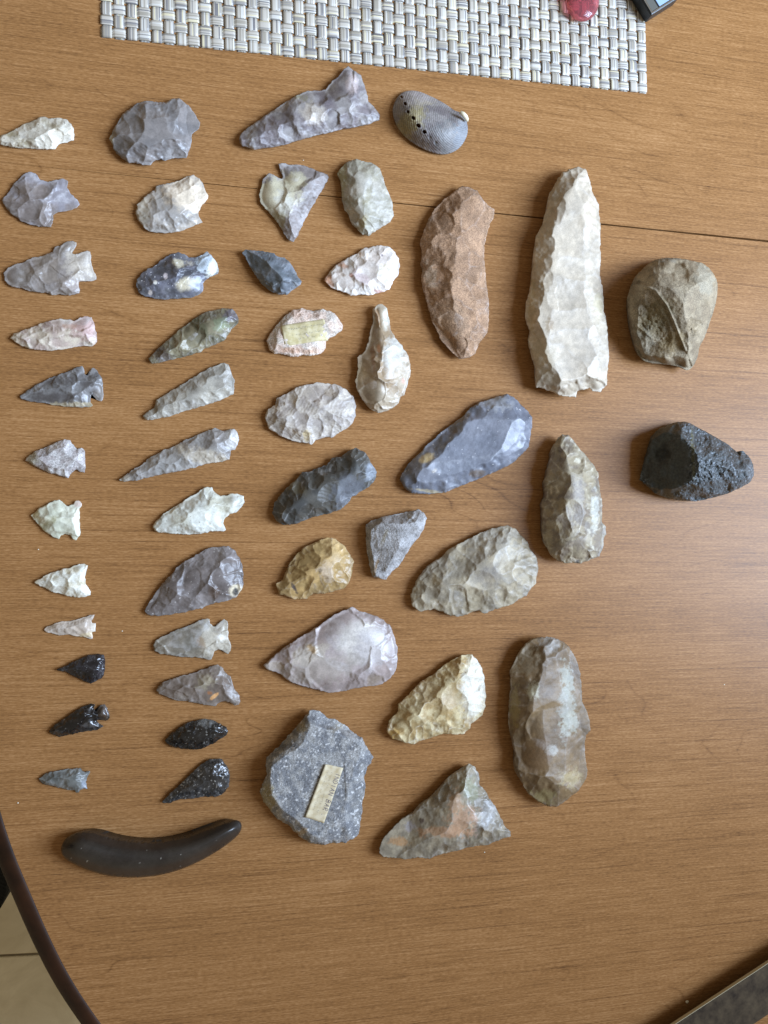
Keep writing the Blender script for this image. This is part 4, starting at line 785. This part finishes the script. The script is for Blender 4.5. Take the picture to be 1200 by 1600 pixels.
# ------------------------------------------------------------------ paper labels
def paper_mat(name, c1_, c2_):
    m, nt, b, N, L = nodes(name); b.inputs['Roughness'].default_value = .75
    tc = N('ShaderNodeTexCoord'); n1 = N('ShaderNodeTexNoise'); n1.inputs['Scale'].default_value = 260; n1.inputs['Detail'].default_value = 6; L(tc.outputs['Object'], n1.inputs['Vector'])
    cr = N('ShaderNodeValToRGB'); L(n1.outputs['Fac'], cr.inputs[0]); cr.color_ramp.elements[0].position = .36; cr.color_ramp.elements[1].position = .6
    cr.color_ramp.elements[0].color = (*lin(c1_), 1); cr.color_ramp.elements[1].color = (*lin(c2_), 1); L(cr.outputs[0], b.inputs['Base Color'])
    return m
def tape(stn, quad, zt, mat, curl=0.0, nu=10, nv=26, lift=.0004, name='paper_label'):
    o, hf, cen = stn; Q = V([c1(a, b_, zt) for a, b_ in quad])   # TL TR BR BL, v runs along the long side
    vs = []
    hs = []
    for j in range(nv+1):
        for i in range(nu+1):
            u, v = i/nu, j/nv
            p_ = (Q[0]*(1-u)+Q[1]*u)*(1-v)+(Q[3]*(1-u)+Q[2]*u)*v
            vs.append([p_[0], p_[1]]); hs.append(hf(p_[0], p_[1]))
    hs = blur(V(hs).reshape(nv+1, nu+1)[:, :], 3) if False else V(hs).reshape(nv+1, nu+1)
    hh = hs.copy()
    for _ in range(4):
        pd = np.pad(hh, 1, mode='edge'); hh = (pd[:-2, 1:-1]+pd[2:, 1:-1]+pd[1:-1, :-2]+pd[1:-1, 2:]+4*hh)/8
    hh = np.maximum(hh, hs)+lift
    uu = np.linspace(0, 1, nu+1)[None]; hh = hh+curl*np.clip(1-uu/.35, 0, 1)**2
    loc = V(o.location)
    top = [V([vs[k_][0], vs[k_][1], hh.ravel()[k_]])-loc*V([1, 1, 1]) for k_ in range(len(vs))]
    bot = [t_-V([0, 0, .00022]) for t_ in top]
    n0 = len(top); r = nu+1; fs = []
    for j in range(nv):
        for i in range(nu):
            a = j*r+i; q = (a, a+r, a+r+1, a+1); fs.append(q); fs.append(tuple(n0+x for x in q[::-1]))
    rim_ = [i for i in range(r)]+[j*r+nu for j in range(1, nv+1)]+[nv*r+i for i in range(nu-1, -1, -1)]+[j*r for j in range(nv-1, 0, -1)]
    for i in range(len(rim_)):
        a, b_ = rim_[i], rim_[(i+1) % len(rim_)]; fs.append((a, b_, n0+b_, n0+a))
    t_ = mesh_obj(name, V(top+bot), fs, mat, o)
    def at(u, v):
        fi = np.clip(u, 0, .999)*nu; fj = np.clip(v, 0, .999)*nv; i, j = int(fi), int(fj); a, b_ = fi-i, fj-j
        T_ = V(top).reshape(nv+1, nu+1, 3)
        return (T_[j, i]*(1-a)+T_[j, i+1]*a)*(1-b_)+(T_[j+1, i]*(1-a)+T_[j+1, i+1]*a)*b_
    return t_, at
LET = {'I': [[(.5,0),(.5,1)]], 'N': [[(0,0),(0,1),(1,0),(1,1)]], 'D': [[(0,0),(0,1),(.6,.95),(1,.6),(1,.4),(.6,.05),(0,0)]], 'A': [[(0,0),(.5,1),(1,0)],[(.2,.4),(.8,.4)]],
       'B': [[(0,0),(0,1),(.8,.9),(.8,.6),(0,.5),(.95,.4),(.9,.08),(0,0)]], 'R': [[(0,0),(0,1),(.85,.9),(.85,.6),(0,.5),(1,0)]], ' ': []}
def lettering(tp, at, text, v0, v1, u0, u1, wd, mat, name='lettering'):
    # reads along +v, letter tops toward +u
    vs = []; fs = []; n_ = len(text); cw = (v1-v0)/n_
    for i, ch in enumerate(text):
        for stroke in LET[ch]:
            pts = []
            for (a, b_), (c, d) in zip(stroke[:-1], stroke[1:]):
                for k_ in range(4): pts.append((a+(c-a)*k_/4, b_+(d-b_)*k_/4))
            pts.append(stroke[-1])
            P = V([at(u0+(u1-u0)*(b_), v0+cw*(i+.12+.66*a+.12*b_)) for a, b_ in pts])+V([0, 0, .00012])
            for k_ in range(len(P)-1):
                dd = P[k_+1]-P[k_]; dd /= np.linalg.norm(dd)+1e-12; s_ = np.cross(dd, [0, 0, 1])*wd/2; b0 = len(vs)
                vs += [P[k_]-s_, P[k_]+s_, P[k_+1]+s_, P[k_+1]-s_]; fs.append((b0, b0+1, b0+2, b0+3))
    return mesh_obj(name, V(vs), fs, mat, tp, smooth=False)
ink = simple('faded_ink', (104, 96, 104), .7); ink2 = simple('very_faded_ink', (168, 160, 140), .8)
tp, at = tape(slab14, [(508,1193.5),(536.5,1200),(506,1286),(476.5,1276)], .019, paper_mat('paper_old', (186,170,134), (206,194,164)), curl=.0013)
lettering(tp, at, 'INDIAN BAR', .10, .80, .72, .97, .00035, ink)
def scribble(tp, at, rows, mat, seed, name='faded_writing'):
    rg = random.Random(seed); vs = []; fs = []
    for u, va, vb in rows:
        v = va
        while v < vb:
            if rg.random() < .8:
                P = V([at(u+rg.uniform(-.05, .05), v+rg.uniform(0, .02)) for _ in range(3)])+V([0, 0, .0001])
                for k_ in range(2):
                    dd = P[k_+1]-P[k_]; l_ = np.linalg.norm(dd)
                    if l_ < 1e-5: continue
                    s_ = np.cross(dd/l_, [0, 0, 1])*.00014; b0 = len(vs); vs += [P[k_]-s_, P[k_]+s_, P[k_+1]+s_, P[k_+1]-s_]; fs.append((b0, b0+1, b0+2, b0+3))
            v += .033
    return mesh_obj(name, V(vs), fs, mat, tp, smooth=False)
scribble(tp, at, [(.52, .12, .85), (.28, .10, .85)], ink2, 3)
# fold across the top of the label
fo = [at(.02, .035), at(.75, .085), at(.98, .03), at(.0, .0)]
# cream label on the pinkish flake (v runs left to right)
tp2, at2 = tape(tag6, [(445,541.5),(438.8,508.5),(506,498.5),(514,529.5)], .009, paper_mat('paper_cream', (178,164,118), (200,188,150)), curl=0, lift=.00035)
scribble(tp2, at2, [(.75, .15, .95), (.45, .2, .95), (.25, .3, .8)], simple('grey_ink', (140, 134, 116), .8), 5)
# ------------------------------------------------------------------ loose specks of dust and chips on the table
cr_m = simple('chip_white', (226, 220, 200), .6); rg = random.Random(4)
for (x, y, r_, lb) in [(1073,1565,3.4,'white chip on the table beside the mottled bar'),(757,1331.5,1.2,'tiny pale crumb below the triangular stone'),(191,986,1.2,'tiny pale crumb right of the slender serrated point'),(60,858.5,1.1,'tiny pale crumb above the white triangular arrowhead'),
                     (28,1254.5,1.2,'tiny pale crumb near the table rim'),(474,250.5,1.1,'tiny pale crumb above the cream and grey arrowhead'),(1131.7,1069.5,1.3,'tiny pale crumb near the right border'),(633,1268,1.4,'tiny orange crumb left of the triangular stone')]:
    p_ = c1(x, y); vs = []; fs = []
    for j, (rr_, zz_) in enumerate(((.8, 0), (1, .35), (.55, .8))):
        for i in range(6): a_ = i*math.pi/3+j*.4; s_ = r_*.00027*1.9*rr_*rg.uniform(.75, 1.2); vs.append((s_*math.cos(a_), s_*math.sin(a_)*.75, zz_*r_*.0004))
    for j in range(2):
        for i in range(6): fs.append((j*6+i, j*6+(i+1) % 6, j*6+6+(i+1) % 6, j*6+6+i))
    fs.append(tuple(range(12, 18)))
    o = mesh_obj('crumb', vs, fs, cr_m if 'orange' not in lb else simple('chip_orange', (196,130,80), .7), None, (p_[0], p_[1], 0.0), smooth=False); tag(o, lb, 'crumb', 'crumbs scattered on the table')
